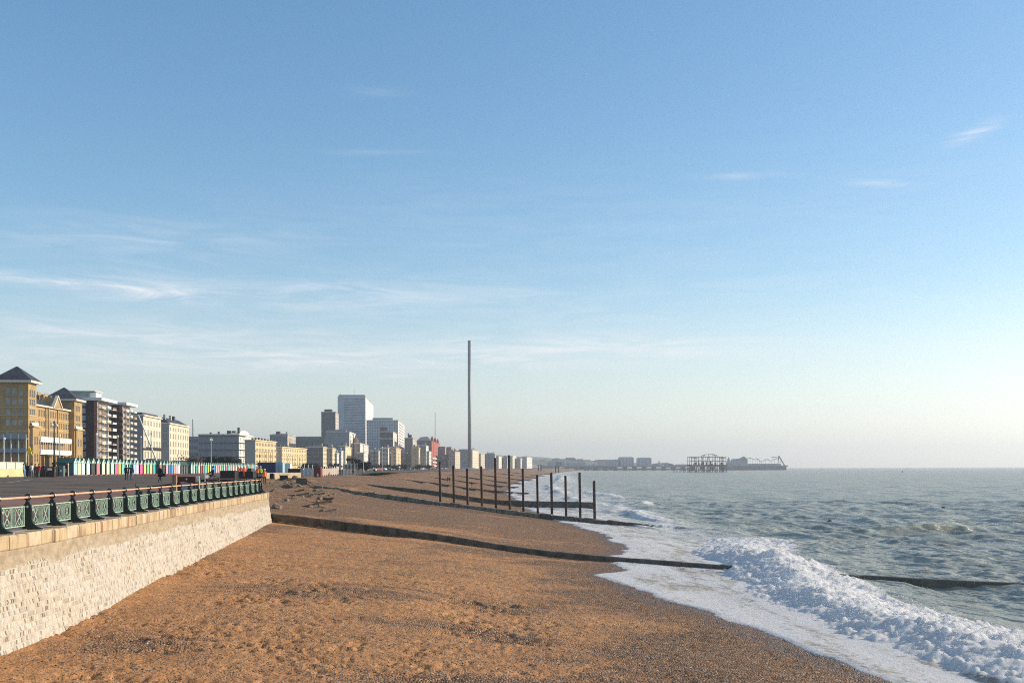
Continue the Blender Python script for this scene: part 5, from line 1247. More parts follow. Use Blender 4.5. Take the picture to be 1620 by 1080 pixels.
# ------------------------------------------------------------------ the long pier
def long_pier():
    d = 2350; r = empty('long_pier', (K(860) * d, d, 0)); tag(r, 'long hazy pleasure pier with buildings and fairground rides reaching far out to sea', 'pier')
    def X(px): return K(px) * d - r.location.x
    m = pm('pier_iron', (.10, .11, .13), .7); mb2 = pm('pier_wall_blue', (.36, .40, .45), .7); mr = pm('pier_roof', (.19, .22, .26), .6); mw = pm('pier_white', (.62, .64, .66), .6)
    zd = 10.2
    def Z(py, px=1000): return zat(px, py, d)
    MB().box(X(858), X(1247), 0, 24, zd - 1.6, zd).build('deck', m, r)
    MB().box(X(858), X(1247), -.3, 0, zd, zd + 1.2).build('parapet', mr, r)
    for px in np.arange(866, 1152, 15.4):
        for q in (-2.3, 0, 2.3):
            MB().box(X(px + q) - .8, X(px + q) + .8, 2, 20, -3, zd - 1.6).build('pile', m, r)
        MB().box(X(px - 3), X(px + 3), 2, 20, zd - 4.0, zd - 1.65).build('brace', m, r)
    for px in np.arange(1154, 1247, 3.1):
        MB().box(X(px) - .7, X(px) + .7, 1, 60, -3, zd - 1.6).build('pile', m, r)
    MB().box(X(1152), X(1240), 24, 70, zd - 1.6, zd).build('pier_head', m, r)
    MB().box(X(1152), X(1234), .5, 60, zd - 5.5, zd - 4.6).build('brace', m, r)
    def house(a, b, py, nm, mat, pitch=0, roof=mr, y0=3, y1=20):
        z = Z(py, a); o = MB().box(X(a), X(b), y0, y1, zd, z).build(nm, mat, r)
        if pitch: MB().add([(X(a) - 1, y0 - 1, z), (X(b) + 1, y0 - 1, z), (X(b) + 1, y1 + 1, z), (X(a) - 1, y1 + 1, z), (X(a) + pitch, (y0 + y1) / 2, z + 3.2), (X(b) - pitch, (y0 + y1) / 2, z + 3.2)], [(0, 1, 5, 4), (1, 2, 5), (2, 3, 4, 5), (3, 0, 4)]).build('roof', roof, o)
        w = max(2, int((X(b) - X(a)) / 7)); mm = MB()
        for k in range(w):
            c = X(a) + (X(b) - X(a)) * (k + .5) / w; mm.box(c - 1.2, c + 1.2, y0 - .15, y0 - .02, zd + 1.5, z - 2)
        mm.build('windows', mr, o)['kind'] = 'stuff'
    house(866, 888, 731, 'arcade_hall', mb2, 6); house(880, 894, 729.6, 'arcade_gable', mb2, 9)
    house(897, 926, 731.5, 'arcade_hall', mb2, 4); house(929, 942, 732.5, 'kiosk', mw, 0)
    house(957, 981, 728.6, 'dome_hall', mb2, 4); house(979, 1003, 724.6, 'big_hall', mb2, 3); house(1008.5, 1031, 725.4, 'big_hall', mb2, 3)
    MB().lathe([(15, 10), (14, 13), (8, 16.5), (2, 18), (.6, 24)], 12, (X(1044), 12, 0)).build('dome', mr, r)
    MB().prism([(X(1032), zd), (X(1070), zd), (X(1064), zd + 5.5), (X(1056), zd + 8), (X(1034), zd + 6)], 'y', 5, 20).build('low_hall', mr, r)
    house(1070, 1093, 734, 'low_hall', mb2, 0)
    MB().lathe([(6.5, zd), (6.5, zd + 7), (4, zd + 11), (2.5, zd + 17), (.5, zd + 21)], 8, (X(1154), 8, 0)).build('helter_skelter', mr, r)
    house(1159, 1183, 727.2, 'theatre', pm('pier_teal', (.24, .32, .38), .6), 3)
    MB().prism([(X(1170), 26), (X(1183), 26), (X(1178), 32.5)], 'y', 3, 18).build('theatre_gable', mr, r)
    house(1186, 1236, 733.2, 'ride_hall', mr, 0)
    # rides: coaster rails, loops and the boom
    import math as _m
    pts = [(X(1184), 8, 29), (X(1188), 8, 31), (X(1192), 8, 30), (X(1196), 8, 25), (X(1200), 8, 30), (X(1203), 8, 26), (X(1206), 8, 18), (X(1212), 8, 25), (X(1218), 8, 27), (X(1222), 8, 20), (X(1227), 8, 27), (X(1236), 8, 31)]
    pts = [(a, b, 20 + (c - 20) * .75) for a, b, c in pts]
    MB().tube(pts, .45, 5).build('coaster_track', m, r); MB().tube([(a, b + 14, c + 1.2) for a, b, c in pts], .4, 5).build('coaster_track', m, r)
    for a, b, c in pts: MB().tube([(a, b, zd), (a, b, c)], .25, 4).build('coaster_support', m, r)
    MB().tube([(X(1222), 12, 30), (X(1232), 12, 32), (X(1235), 12, 31)], .9, 4).build('ride_beam', m, r)
    MB().tube([(X(1234), 10, 34), (X(1243), 10, zd + 1)], 1.5, 5).build('ride_boom', m, r); MB().tube([(X(1232), 10, zd), (X(1234), 10, 34)], .9, 5).build('ride_mast', m, r)
    MB().tube([(X(1233), 10, 20), (X(1241), 10, 20)], .7, 4).build('ride_arm', m, r)
    for px in np.arange(870, 1150, 14): MB().tube([(X(px), 1, zd), (X(px), 1, zd + 7)], .22, 3).build('lamp', m, r)
long_pier()

# ------------------------------------------------------------------ the ruined pier
def ruin():
    d = 1420; r = empty('ruined_pier', (K(1093) * d, d, 0)); tag(r, 'burnt out iron skeleton of a pier pavilion standing alone in the sea', 'pier ruin')
    m = pm('ruin_iron', (.045, .038, .034), .8, .3, var=.4, vscale=.2); rr = random.Random(4)
    def X(px): return K(px) * d - r.location.x
    def Z(py): return zat(1120, py, d)
    cols = [1094, 1100, 1105, 1111.5, 1117, 1121.5, 1126.5, 1132, 1138, 1143, 1148.5]
    z0, zdk, zm, zt = -3, Z(735.4), Z(729.2), Z(722.3)
    def bar(a, b, t, nm): MB().tube([a, b], t, 4).build(nm, m, r)
    for dy in (0, 16, 32):
        for i, px in enumerate(cols):
            if dy and i % 2: continue
            top = zt if not (dy and i in (1, 9)) else zm
            bar((X(px), dy, z0), (X(px) + rr.uniform(-.3, .3), dy, top), .42 if dy == 0 else .34, 'column')
            bar((X(px + 1.6), dy + 2, z0), (X(px + 1.6), dy + 2, zdk), .34, 'pile')
            if dy == 0: bar((X(px - 1.7), dy + 4, z0), (X(px - 1.7), dy + 4, zdk), .3, 'pile')
        bar((X(1093), dy, zdk), (X(1150), dy, zdk), .75, 'deck_beam'); bar((X(1093.5), dy, zm), (X(1149), dy, zm), .45, 'floor_beam')
        bar((X(1093.5), dy, zt), (X(1113), dy, zt + .2), .45, 'roof_beam'); bar((X(1113), dy, zt + .2), (X(1149), dy, zt), .45, 'roof_beam')
        bar((X(1093), dy, Z(739.5)), (X(1150), dy, Z(739.5)), .35, 'brace_beam'); bar((X(1094), dy, Z(743)), (X(1150), dy, Z(743.2)), .3, 'brace_beam')
    for i in range(len(cols) - 1):
        a, b = X(cols[i]), X(cols[i + 1])
        if i % 2: bar((a, 0, zdk), (b, 0, zm), .22, 'brace')
        else: bar((a, 0, zm), (b, 0, zt), .2, 'brace')
        bar((a, 0, 0), (b, 0, zdk), .2, 'brace')
        if i in (0, 1, 8, 9): bar((a, 0, (zm + zt) / 2 + 1), (b, 0, (zm + zt) / 2 + 1), .5, 'broken_panel')
    # arched roof frame
    pts = [(X(1112.5), 0, zt), (X(1113), 0, Z(720.5)), (X(1115), 0, Z(719)), (X(1121), 0, Z(718.4)), (X(1128), 0, Z(718.4)), (X(1133), 0, Z(719.2)), (X(1134.8), 0, Z(721)), (X(1135), 0, zt)]
    for dy in (0, 14): MB().tube([(a, dy, c) for a, _, c in pts], .42, 4).build('arched_frame', m, r)
    for a, _, c in pts[2:6]: bar((a, 0, c), (a, 14, c), .3, 'purlin'); bar((a, 0, zt), (a, 0, c), .28, 'strut')
    MB().box(X(1093), X(1150), 0, 33, zdk - .5, zdk).build('deck_plate', m, r)
    for k in range(11):
        a = X(rr.uniform(1094, 1148)); MB().box(a, a + rr.uniform(1, 3.5), .2, .6, zdk + rr.uniform(0, 1), zdk + rr.uniform(2, 5)).build('hanging_plate', m, r)
    for px in np.arange(1067, 1093, 1.9):
        MB().tube([(X(px), rr.uniform(0, 20), -3), (X(px) + rr.uniform(-.3, .3), rr.uniform(0, 20), rr.uniform(1.2, 3.0) + (4 if px > 1078 and rr.random() < .45 else 0))], .34, 4).build('pile_stump', m, r)
ruin()
for px, h in ((851.5, 735), (856, 734.5), (879, 736), (883.5, 736.5)):
    d = 1330; x = K(px) * d
    o = MB().tube([(0, 0, -3), (0, 0, zat(px, h, d) + 0)], .85, 8).build('iron_column', pm('ruin_iron', (.045, .038, .034), .8), loc=(x, d, 0))
    tag(o, 'lone dark iron column standing in the surf left of the ruined pier', 'column', 'lone iron columns at the far waterline')
# ------------------------------------------------------------------ people
m_skin = pm('skin', (.52, .32, .23), .6); m_hair = pm('brown_hair', (.09, .05, .03), .7); m_shoe = pm('dark_shoe', (.03, .03, .03), .5)
def fig_mesh(pose, seed=0):
    """one continuous skinned body; returns mesh data with slots skin, top, trousers, shoes"""
    s = {'stand': (.06, .05, .12, .1), 'walk': (.24, -.22, -.20, .22), 'talk': (.05, -.05, .30, .12), 'ride': (.30, .1, .45, .45)}[pose]
    J = [(0, 0, .95), (0, .01, 1.12), (0, .02, 1.32), (0, .02, 1.44), (0, .0, 1.53), (0, -.01, 1.62), (0, -.01, 1.74)]
    Rr = [.145, .135, .155, .10, .055, .085, .075]; E = [(i, i + 1) for i in range(6)]
    def add(par, pts, rs):
        p = par
        for q, r in zip(pts, rs): J.append(q); Rr.append(r); E.append((p, len(J) - 1)); p = len(J) - 1
    for sg, fw, aw in ((1, s[0], s[2]), (-1, s[1], s[3])):
        if pose == 'ride':
            add(0, [(sg * .10, -.05, .90), (sg * .12, -.42, .74 + sg * .12), (sg * .12, -.30, .33 + sg * .12), (sg * .12, -.42, .28 + sg * .12)], (.095, .07, .05, .045))
            add(3, [(sg * .18, -.04, 1.40), (sg * .24, -.25, 1.18), (sg * .22, -.52, 1.08)], (.06, .045, .035))
        else:
            add(0, [(sg * .09, 0, .86), (sg * .10, -fw * .55, .48), (sg * .10, -fw * .9 + (.12 if fw < 0 else 0), .09), (sg * .11, -fw * .9 - .15 + (.12 if fw < 0 else 0), .04)], (.095, .062, .045, .04))
            add(3, [(sg * .19, .02, 1.40), (sg * .25, .04 - aw * .3, 1.13), (sg * .23, -.02 - aw * .9, .90), (sg * .22, -.03 - aw, .82)], (.062, .048, .036, .03))
    me = bpy.data.meshes.new('t'); me.from_pydata(J, E, []); o = bpy.data.objects.new('t', me); COL.objects.link(o)
    sk = o.modifiers.new('s', 'SKIN'); o.modifiers.new('b', 'SUBSURF').levels = 1
    for i, v in enumerate(me.skin_vertices[0].data): v.radius = (Rr[i], Rr[i]); v.use_root = (i == 0)
    dg = bpy.context.evaluated_depsgraph_get(); out = bpy.data.meshes.new_from_object(o.evaluated_get(dg))
    bpy.data.objects.remove(o); bpy.data.meshes.remove(me)
    mi = []
    for p in out.polygons:
        c = p.center
        if c.z > 1.50: k = 0
        elif abs(c.x) > .17 and c.z < .86: k = 0
        elif c.z < .90: k = 3 if c.z < .10 else 2
        else: k = 1
        if pose == 'ride' and c.y < -.5: k = 0
        mi.append(k)
    out['slots'] = 1; out.materials.clear()
    for _ in range(4): out.materials.append(None)
    out.polygons.foreach_set('material_index', mi); out.polygons.foreach_set('use_smooth', [True] * len(mi)); out.update()
    return out
_fm = {}
def person(px, py, h, label, top, leg, pose='stand', face=0, hair=m_hair, hat=None, coat=None, group=None, d=None, z=None, x=None):
    """feet at pixel (px, py), h pixels tall: stands at the distance where 1.74 m is that tall"""
    d = d or 1.72 * F / h; x = K(px) * d if x is None else x; z = zat(px, py, d) if z is None else z
    if pose not in _fm: _fm[pose] = fig_mesh(pose)
    r = empty('person', (x, d, z), face); tag(r, label, 'person', group)
    me = _fm[pose].copy()
    for i, m in enumerate((m_skin, top, leg, m_shoe)): me.materials[i] = m
    link('body', me, r)
    if hat is None: MB().lathe([(.06, 1.57), (.10, 1.62), (.105, 1.70), (.08, 1.77), (.02, 1.80)], 8, (0, .025, 0)).build('hair', hair, r, smooth=True)
    else: MB().lathe([(.13, 1.69), (.12, 1.72), (.11, 1.78), (.06, 1.83), (.01, 1.84)], 10, (0, 0, 0)).build('hard_hat', hat, r, smooth=True)
    if coat: MB().lathe([(.26, .58), (.21, .85), (.175, 1.05), (.19, 1.3), (.17, 1.42), (.09, 1.48)], 10).build('coat', coat, r, smooth=True)
    return r
c_navy = pm('navy_cloth', (.02, .025, .05), .8); c_black = pm('black_cloth', (.012, .012, .015), .8); c_blue = pm('denim', (.07, .13, .24), .8); c_grey = pm('grey_cloth', (.12, .12, .13), .8)
c_or = pm('orange_hi_vis', (.85, .16, .04), .6); c_gr = pm('lime_hi_vis', (.50, .80, .05), .6); c_wh = pm('white_cloth', (.7, .7, .7), .8); c_lb = pm('light_blue_cloth', (.16, .34, .50), .8); c_red = pm('red_cloth', (.4, .04, .04), .8)
def gz(px, d): return zp(K(px) * d, d) + .01
def pers(px, d, *a, **k): return person(px, 0, 20, *a, d=d, z=gz(px, d), **k)
pers(200, 114, 'person in a black jacket and dark trousers walking beside another towards the huts', c_black, c_navy, 'walk', R(200))
pers(207.6, 114.5, 'person in a navy jacket and jeans walking at the right of a pair', c_navy, c_blue, 'walk', R(190))
w = pers(253.3, 106, 'person in a long black coat with a pale scarf walking alone on the asphalt', c_black, c_black, 'walk', R(150), hair=pm('fair_hair', (.5, .33, .14), .7), coat=c_black)
o = MB().frust((-.22, .22, -.12, .12), (-.16, .16, -.10, .10), 0, .32).build('handbag', c_black, loc=(w.location.x + .42, w.location.y - .15, w.location.z + .62), rz=.3)
MB().tube([(-.12, 0, .3), (-.08, 0, .55), (.08, 0, .55), (.12, 0, .3)], .015, 4).build('strap', c_black, o); tag(o, 'black bag swinging from the arm of the lone person in a long coat', 'bag')
# the group on the terrace at the left
for i, (px, d, a, b_, lb) in enumerate(((38, 118, c_lb, c_blue, 'person in a light blue jacket standing at the end of the low cream wall'), (44, 122, c_black, c_black, 'person in black sitting room distance from the light blue jacket, under the star'),
        (50.5, 123, c_wh, c_grey, 'person in a white top among the group under the yellow star'), (55.5, 121, c_black, c_navy, 'person in a black coat right of the white top'), (61.5, 125, c_red, c_grey, 'person in a dark red jacket right of the black coat'),
        (70, 127, c_navy, c_black, 'person in navy at the right end of the terrace group'))):
    pers(px, d, lb.replace('sitting room distance from', 'close to'), a, b_, 'talk' if i % 2 else 'stand', R(60 * i + 100), group='people gathered on the terrace')
for px, d, c, lb, hat in ((376.5, 150, c_or, 'worker in orange at the left of the trio by the black skip', c_wh), (381, 154, c_or, 'worker in orange in the middle of the trio', c_wh), (386, 150, c_or, 'worker in orange at the right of the trio', c_wh),
                     (407.3, 140, c_or, 'worker in orange beside the one in lime yellow', c_wh), (412.2, 142, c_gr, 'worker in lime yellow in front of the blue container', c_wh)):
    pers(px, d, lb, c, c if px < 400 else c_navy, 'talk', R(px * 7), hat=hat, group='workers in bright clothing')
person(418.6, 762, 19, 'worker in orange just behind the far end of the railing', c_or, c_navy, 'stand', R(30), hat=c_wh, group='workers in bright clothing', d=118, z=5.15)
person(538, 0, 20, 'person in black by the end of the pale barriers', c_black, c_black, 'stand', 1, d=268, z=5.1); person(541.5, 0, 20, 'person in dark blue right beside the one in black by the barriers', c_navy, c_blue, 'stand', 2, d=266, z=5.1)
for px, py, lb in ((708.5, 753, 'distant person at the left of a couple walking on the shingle'), (711.5, 753, 'distant person at the right of a couple walking on the shingle'), (746.5, 760, 'lone distant person on the shingle between two rusty posts')):
    d = 330 if px < 720 else 290; x = K(px) * d; person(px, py, 6, lb, c_navy, c_black, 'walk', 2.5, d=d, z=tz(x, d) - .02)
# the cyclist
def cyclist():
    px, d = 337, 104; x = K(px) * d; z = gz(px, d); r = empty('bicycle', (x, d, z), R(-62)); tag(r, 'dark bicycle with a white front bag being ridden along the promenade', 'bicycle')
    for y in (-.55, .55):
        MB().tube([(0, y + .34 * math.cos(q), .34 + .34 * math.sin(q)) for q in [6.283 * k / 20 for k in range(20)]], .022, 5, closed=True).build('wheel', c_black, r)
        mb = MB()
        for k in range(8): q = k * .785; mb.tube([(0, y, .34), (0, y + .33 * math.cos(q), .34 + .33 * math.sin(q))], .004, 3)
        mb.build('spokes', m_galv, r)
    mb = MB(); fr = [((0, .55, .34), (0, .05, .32)), ((0, .55, .34), (0, .18, .82)), ((0, .05, .32), (0, .18, .86)), ((0, .18, .80), (0, -.38, .84)), ((0, .05, .32), (0, -.40, .76)), ((0, -.55, .34), (0, -.38, .95))]
    for a, b_ in fr: mb.tube([a, b_], .018, 5)
    mb.build('frame', pm('bike_frame', (.05, .05, .06), .4), r)
    MB().tube([(-.24, -.42, 1.0), (0, -.36, .98), (.24, -.42, 1.0)], .014, 5).build('handlebar', c_black, r); MB().cbox((0, .2, .89), (.14, .26, .06)).build('saddle', c_black, r)
    MB().frust((-.2, .2, -.78, -.50), (-.22, .22, -.80, -.48), .66, .98).build('front_bag', c_wh, r)
    p = person(px, 0, 20, 'person in a dark jacket riding the bicycle with a white bag', c_black, c_navy, 'ride', R(-62), d=d, z=z + .08, hat=c_black); 
    return r
cyclist()

# ------------------------------------------------------------------ street furniture
m_pole = pm('pale_grey_pole', (.42, .43, .43), .5); m_dk = pm('dark_iron', (.03, .035, .035), .5); m_lampg = pm('lamp_globe', (.75, .75, .72), .3)
def lamp_post(px, d, ptop, label, dark=False, double=True, z0=None):
    x = K(px) * d; z = gz(px, d) if z0 is None else z0; h = zat(px, ptop, d) - z; m = m_dk if dark else m_pole
    r = empty('street_lamp', (x, d, z)); tag(r, label, 'street lamp', 'street lamps along the seafront'); w = .11 if not dark else .15
    MB().lathe([(w * 2.2, 0), (w * 2.2, .5), (w * 1.3, .9), (w, 1.2), (w * .7, h)], 8).build('pole', m, r)
    if double:
        for s in (-1, 1):
            MB().tube([(0, 0, h - .5), (0, s * .35, h - .25), (0, s * .7, h - .35)], .05, 5).build('arm', m, r)
            MB().lathe([(.05, -.28), (.2, -.15), (.22, .02), (.1, .16)], 8, (0, s * .7, h - .35)).build('lamp_head', m_lampg, r)
        MB().lathe([(.08, h - .1), (.16, h), (.02, h + .35)], 8).build('finial', m, r)
    else:
        MB().lathe([(.1, h - .1), (.2, h), (.22, h + .3), (.06, h + .45)], 8).build('lamp_head', m_lampg, r)
lamp_post(7, 190, 695, 'thin pale lamp post above the low cream wall', double=False); lamp_post(86, 150, 668, 'tall dark lamp post with two heads in front of the yellow brick facade', True)
lamp_post(94.5, 200, 690, 'thin pole right of the dark lamp post, before the white balconies', double=False); lamp_post(153, 210, 688, 'pale lamp post against the brown brick tower', double=False)
lamp_post(186.5, 230, 691, 'pale lamp post against the narrower dark tower', double=False); lamp_post(334, 260, 693, 'white lamp post in front of the scaffolded terrace', double=True)
lamp_post(239, 300, 684, 'dark lamp post in front of the white stucco house', True); lamp_post(223, 280, 692, 'thin pole before the shade-grey side wall of the stucco house', double=False)
for i, px in enumerate((559, 575, 593, 605, 618, 631, 644, 655, 664, 672, 684, 693, 701, 709, 716)):
    d = 250 + 52 * i; lamp_post(px, d, 740 - 1575 * 7.5 / d * (.9 + .2 * (i % 3 == 0)), ('first', 'second', 'third', 'fourth', 'fifth', 'sixth', 'seventh', 'eighth', 'ninth', 'tenth', 'eleventh', 'twelfth', 'thirteenth', 'fourteenth', 'farthest')[i] + ' lamp post in the line beyond the white fence', i % 2 == 0, False, 5.8)
def simple(name, px, d, label, cat, parts, rz=0, z=None, x=None, group=None):
    xx = K(px) * d if x is None else x
    r = empty(name, (xx, d, gz(px, d) if z is None else z), rz); tag(r, label, cat, group)
    for nm, mb, m in parts: mb.build(nm, m, r)
    return r
# low cream wall with pale panels at the left edge
u6 = R(5)
r = empty('low_wall', (-66, 104, zp(-66, 120)), 0); tag(r, 'low cream wall topped with pale panels at the left edge', 'wall')
MB().box(-.3, 0, 0, 31, -.5, 1.0).build('wall', pm('cream_render', (.66, .50, .26), .8, var=.12, vscale=.5), r)
for k in range(13):
    MB().box(-.16, -.08, k * 2.38 + .12, k * 2.38 + 2.2, 1.02, 1.95).build('panel', pm('pale_panel', (.60, .56, .46), .6), r); MB().box(-.2, -.04, k * 2.38 - .06, k * 2.38 + .06, 1.0, 2.0).build('post', m_white, r)
m_brn = pm('dark_brown_wall', (.055, .035, .025), .85, var=.3, vscale=1)
simple('terrace_wall', 56, 131, 'dark brown low wall behind the terrace group', 'wall', [('wall', MB().box(0, 2.5, 0, .4, -.3, 1.25), m_brn), ('coping', MB().box(-.05, 2.55, -.05, .45, 1.25, 1.33), pm('dark_brown_coping', (.09, .065, .05), .8)), ('notice', MB().box(1.6, 2.2, -.04, -.005, .85, 1.15), m_white)])
simple('brick_pillar', 76, 140, 'brown brick pillar between the terrace wall and the bins', 'pillar', [('shaft', MB().box(-.45, .2, 0, .7, 0, 2.7), pm('old_brick_brown', (.2, .1, .06), .9)), ('cap', MB().box(-.5, .25, -.05, .75, 2.7, 2.85), pm('dark_brown_coping', (.09, .065, .05), .8))])
simple('star_ornament', 47, 135, 'yellow star on a pole above the terrace group', 'ornament', [('pole', MB().tube([(0, 0, 0), (0, 0, 3.1)], .05, 5), m_dk),
       ('star', MB().prism([(math.sin(k * math.pi / 5) * (.62 if k % 2 == 0 else .26), 3.4 + math.cos(k * math.pi / 5) * (.62 if k % 2 == 0 else .26)) for k in range(10)], 'y', -.06, .06), pm('star_yellow', (.85, .62, .04), .5))])
for px, lb, m, hh in ((89, 'black litter bin nearest the brick pillar', m_dk, 1.35), (96.5, 'grey recycling cabinet left of the brown notice board', pm('grey_green_box', (.12, .18, .18), .5), 1.5)):
    simple('litter_bin', px, 141, lb, 'bin', [('body', MB().lathe([(.32, 0), (.36, .1), (.36, hh - .2), (.3, hh)], 10) if px < 90 else MB().box(-.3, .35, 0, .5, 0, hh), m), ('sign', MB().box(-.12, .12, -.42 if px < 90 else -.03, -.38 if px < 90 else -.005, .6, .9), m_white)])
simple('notice_board', 103, 142, 'brown cabinet with a white poster before the green hut wall', 'notice board', [('cabinet', MB().box(-.38, .35, 0, .3, 0, 1.7), pm('dark_red_board', (.10, .02, .015), .5)), ('poster', MB().box(-.18, .18, -.03, -.005, .55, 1.1), m_white)])
simple('white_post', 107, 143, 'white post between the brown cabinet and the first hut', 'post', [('shaft', MB().box(-.1, .12, -.1, .1, 0, 1.75), m_white), ('cap', MB().box(-.13, .15, -.13, .13, 1.75, 1.82), m_white)])
# kiosk board near the railing
def board():
    px, d = 295.5, 66; x = K(px) * d; z = gz(px, d); r = empty('information_board', (x, d, z), R(8)); tag(r, 'dark red information board with a grey panel standing near the railing', 'board')
    mred = pm('dark_red_board', (.10, .02, .015), .5); w = .56
    MB().box(-w, w, -.1, .1, 1.02, 1.36).build('header', mred, r)
    for s in (-1, 1): MB().box(s * (w - .06) - .07, s * (w - .06) + .07, -.08, .08, 0, 1.02).build('post', mred, r)
    MB().box(-w + .14, w - .14, -.03, .03, .12, .98).build('panel', pm('grey_poster', (.30, .31, .34), .5, var=.3, vscale=5), r)
    MB().lathe([(.06, 0), (.05, .02)], 8, M=Matrix.Translation((0, -.101, 1.2)) @ Matrix.Rotation(R(90), 4, 'X')).build('badge', m_white, r)
    px, d = 310.5, 67; r = empty('life_ring_stand', (K(px) * d, d, gz(px, d)), R(8)); tag(r, 'red and yellow striped stand right beside the dark red board', 'stand')
    MB().box(-.18, 0, -.05, .05, 0, 1.3).build('red_panel', pm('bright_red', (.62, .05, .04), .5), r); MB().box(.01, .22, -.05, .05, .1, 1.4).build('white_panel', pm('white_paint', (.74, .74, .70), .5), r)
    MB().box(.04, .20, -.075, -.052, .75, 1.1).build('yellow_sign', pm('star_yellow', (.85, .62, .04), .5), r); MB().box(-.13, -.04, -.075, -.052, .2, .8).build('yellow_strip', pm('star_yellow', (.85, .62, .04), .5), r)
    for k, px in enumerate((273.5, 277.5)):
        simple('timber_post', px, 72, ('left', 'right')[k] + ' one of two plain wooden posts left of the dark red board', 'post', [('shaft', MB().box(-.07, .07, -.07, .07, 0, 1.35), pm('plain_timber', (.30, .22, .14), .8)), ('cap', MB().box(-.08, .08, -.08, .08, 1.35, 1.38), pm('plain_timber', (.30, .22, .14), .8))])
    simple('sign_post', 324, 88, 'thin pale post left of the cyclist', 'post', [('shaft', MB().tube([(0, 0, 0), (0, 0, 2.0)], .045, 6), m_pole), ('cap', MB().lathe([(.06, 2.0), (.02, 2.08)], 6), m_pole)])
board()
simple('bench', 232.5, 63, 'dark bench with its back to the railing', 'bench', [('seat', MB().box(-.8, .8, -.2, .25, .42, .48), m_dk), ('backrest', MB().box(-.8, .8, .22, .27, .5, .95), m_dk)] + [('leg', MB().box(s * .7 - .04, s * .7 + .04, -.18, .22, 0, .42), m_dk) for s in (-1, 1)], rz=R(75))
# ---- works compound beyond the end of the wall
mtimd = pm('plain_timber', (.20, .145, .09), .8)
m_blk = pm('black_steel', (.015, .016, .016), .5, var=.3, vscale=1); m_navy = pm('navy_container', (.012, .028, .10), .5); m_lbl = pm('pale_blue_cabin', (.34, .50, .58), .5); m_wf = pm('white_fence_steel', (.55, .58, .58), .5)
def box_thing(name, pa, pb, d, pt, pbm, label, cat, m, depth=2.4, z0=None, extra=None, rz=0):
    z = zat(pa, pbm, d) if z0 is None else z0; x0 = K(pa) * d; w = (pb - pa) / F * d; h = zat(pa, pt, d) - z
    r = empty(name, (x0, d, z), rz); tag(r, label, cat)
    MB().box(0, w, 0, depth, -.4, h).build('body', m, r)
    MB().box(-.04, w + .04, -.04, depth + .04, h, h + .07).build('rim', m, r)
    n = max(2, int(w / .9))
    for k in range(n + 1): MB().box(w * k / n - .04, w * k / n + .04, -.07, -.002, 0, h).build('rib', m, r)
    return r, w, h
box_thing('skip', 349, 371, 138, 745, 757, 'long black skip behind the railing, right of the cyclist', 'skip', m_blk, 2)
box_thing('skip', 373, 400, 150, 746, 757, 'second black skip, next to the trio of workers in orange', 'skip', m_blk, 2)
box_thing('container', 407.5, 436, 265, 731.5, 748, 'dark blue container at the end of the beach huts', 'container', m_navy, 2.6)
box_thing('site_cabin', 436.5, 447, 270, 731, 748, 'pale blue site cabin right of the dark blue container', 'cabin', m_lbl, 2.6)
box_thing('site_cabin', 448, 459, 275, 733, 748, 'white site cabin right of the pale blue one', 'cabin', m_white, 2.6)
box_thing('skip', 456, 475, 206, 741.5, 755.5, 'black steel tank before the row of grey slabs', 'tank', m_blk, 2.4)
r, w, h = box_thing('red_container', 497, 507, 230, 740, 754, 'dark red container with a white arrow mark at the head of the pale barriers', 'container', pm('dark_red_container', (.16, .02, .015), .5), 2.4)
MB().prism([(w * .3, .2), (w * .75, .2), (w * .6, .95), (w * .5, .5)], 'y', -.1, -.075).build('arrow_mark', m_white, r)
def excavator():
    d = 165; px = 386; x = K(px) * d; z = gz(px, d); r = empty('excavator', (x, d, z), R(-20)); r.scale = (.8, .8, .7); tag(r, 'small black excavator with raised arm behind the workers', 'excavator')
    MB().box(-.1, 2.4, -.9, .9, .5, 1.1).build('chassis', m_blk, r); MB().frust((1.1, 2.3, -.7, .7), (1.25, 2.15, -.6, .6), 1.1, 2.0).build('cab', m_blk, r)
    for s in (-1, 1): MB().prism([(0, .1), (.2, 0), (2.1, 0), (2.3, .1), (2.3, .4), (2.1, .5), (.2, .5), (0, .4)], 'y', s * .75 - .2, s * .75 + .2).build('track', m_blk, r)
    MB().tube([(0, 0, 1.0), (-.6, 0, 1.9), (-1.3, 0, 1.75)], .12, 5).build('boom', m_blk, r); MB().prism([(-1.6, 1.2), (-1.1, 1.2), (-1.2, 1.7), (-1.5, 1.6)], 'y', -.3, .3).build('bucket', m_blk, r)
excavator()
mcr = pm('cream_wall_conc', (.58, .46, .30), .85, var=.15, vscale=.6)
r = empty('parapet_wall', (K(419) * 165, 165, 4.2), R(50)); r.scale = (1.7, 1, 1); tag(r, 'short cream parapet wall beyond the end of the railing', 'wall')
for k in range(5): MB().box(k * .88 + .01, k * .88 + .86, 0, .5, -.2, zat(425, 747.5, 165) - 4.2).build('wall_block', mcr, r)
for k, (px, d, pt, pbm, w_) in enumerate(((430.5, 160, 748, 759, .7), (449, 148, 751, 762, 1.3), (477, 142, 755, 763, 1.5))):
    z = tz(K(px) * d, d); r = empty('steel_block', (K(px) * d, d, z - .1), R(15 * k)); tag(r, ('narrow dark block against the cream parapet', 'dark steel hopper in front of the black tank', 'squat dark machine part on the churned shingle')[k], 'block')
    h = max(.5, zat(px, pt, d) - z); MB().frust((-w_ / 2, w_ / 2, -.4, .4), (-w_ * .42, w_ * .42, -.34, .34), 0, h).build('body', m_blk, r); MB().box(-w_ / 2, w_ / 2, -.42, .42, h, h + .08).build('lid', pm('plain_timber', (.30, .22, .14), .8), r)
msl = pm('grey_slab', (.42, .44, .46), .7)
SL = ('first', 'second', 'third', 'last')
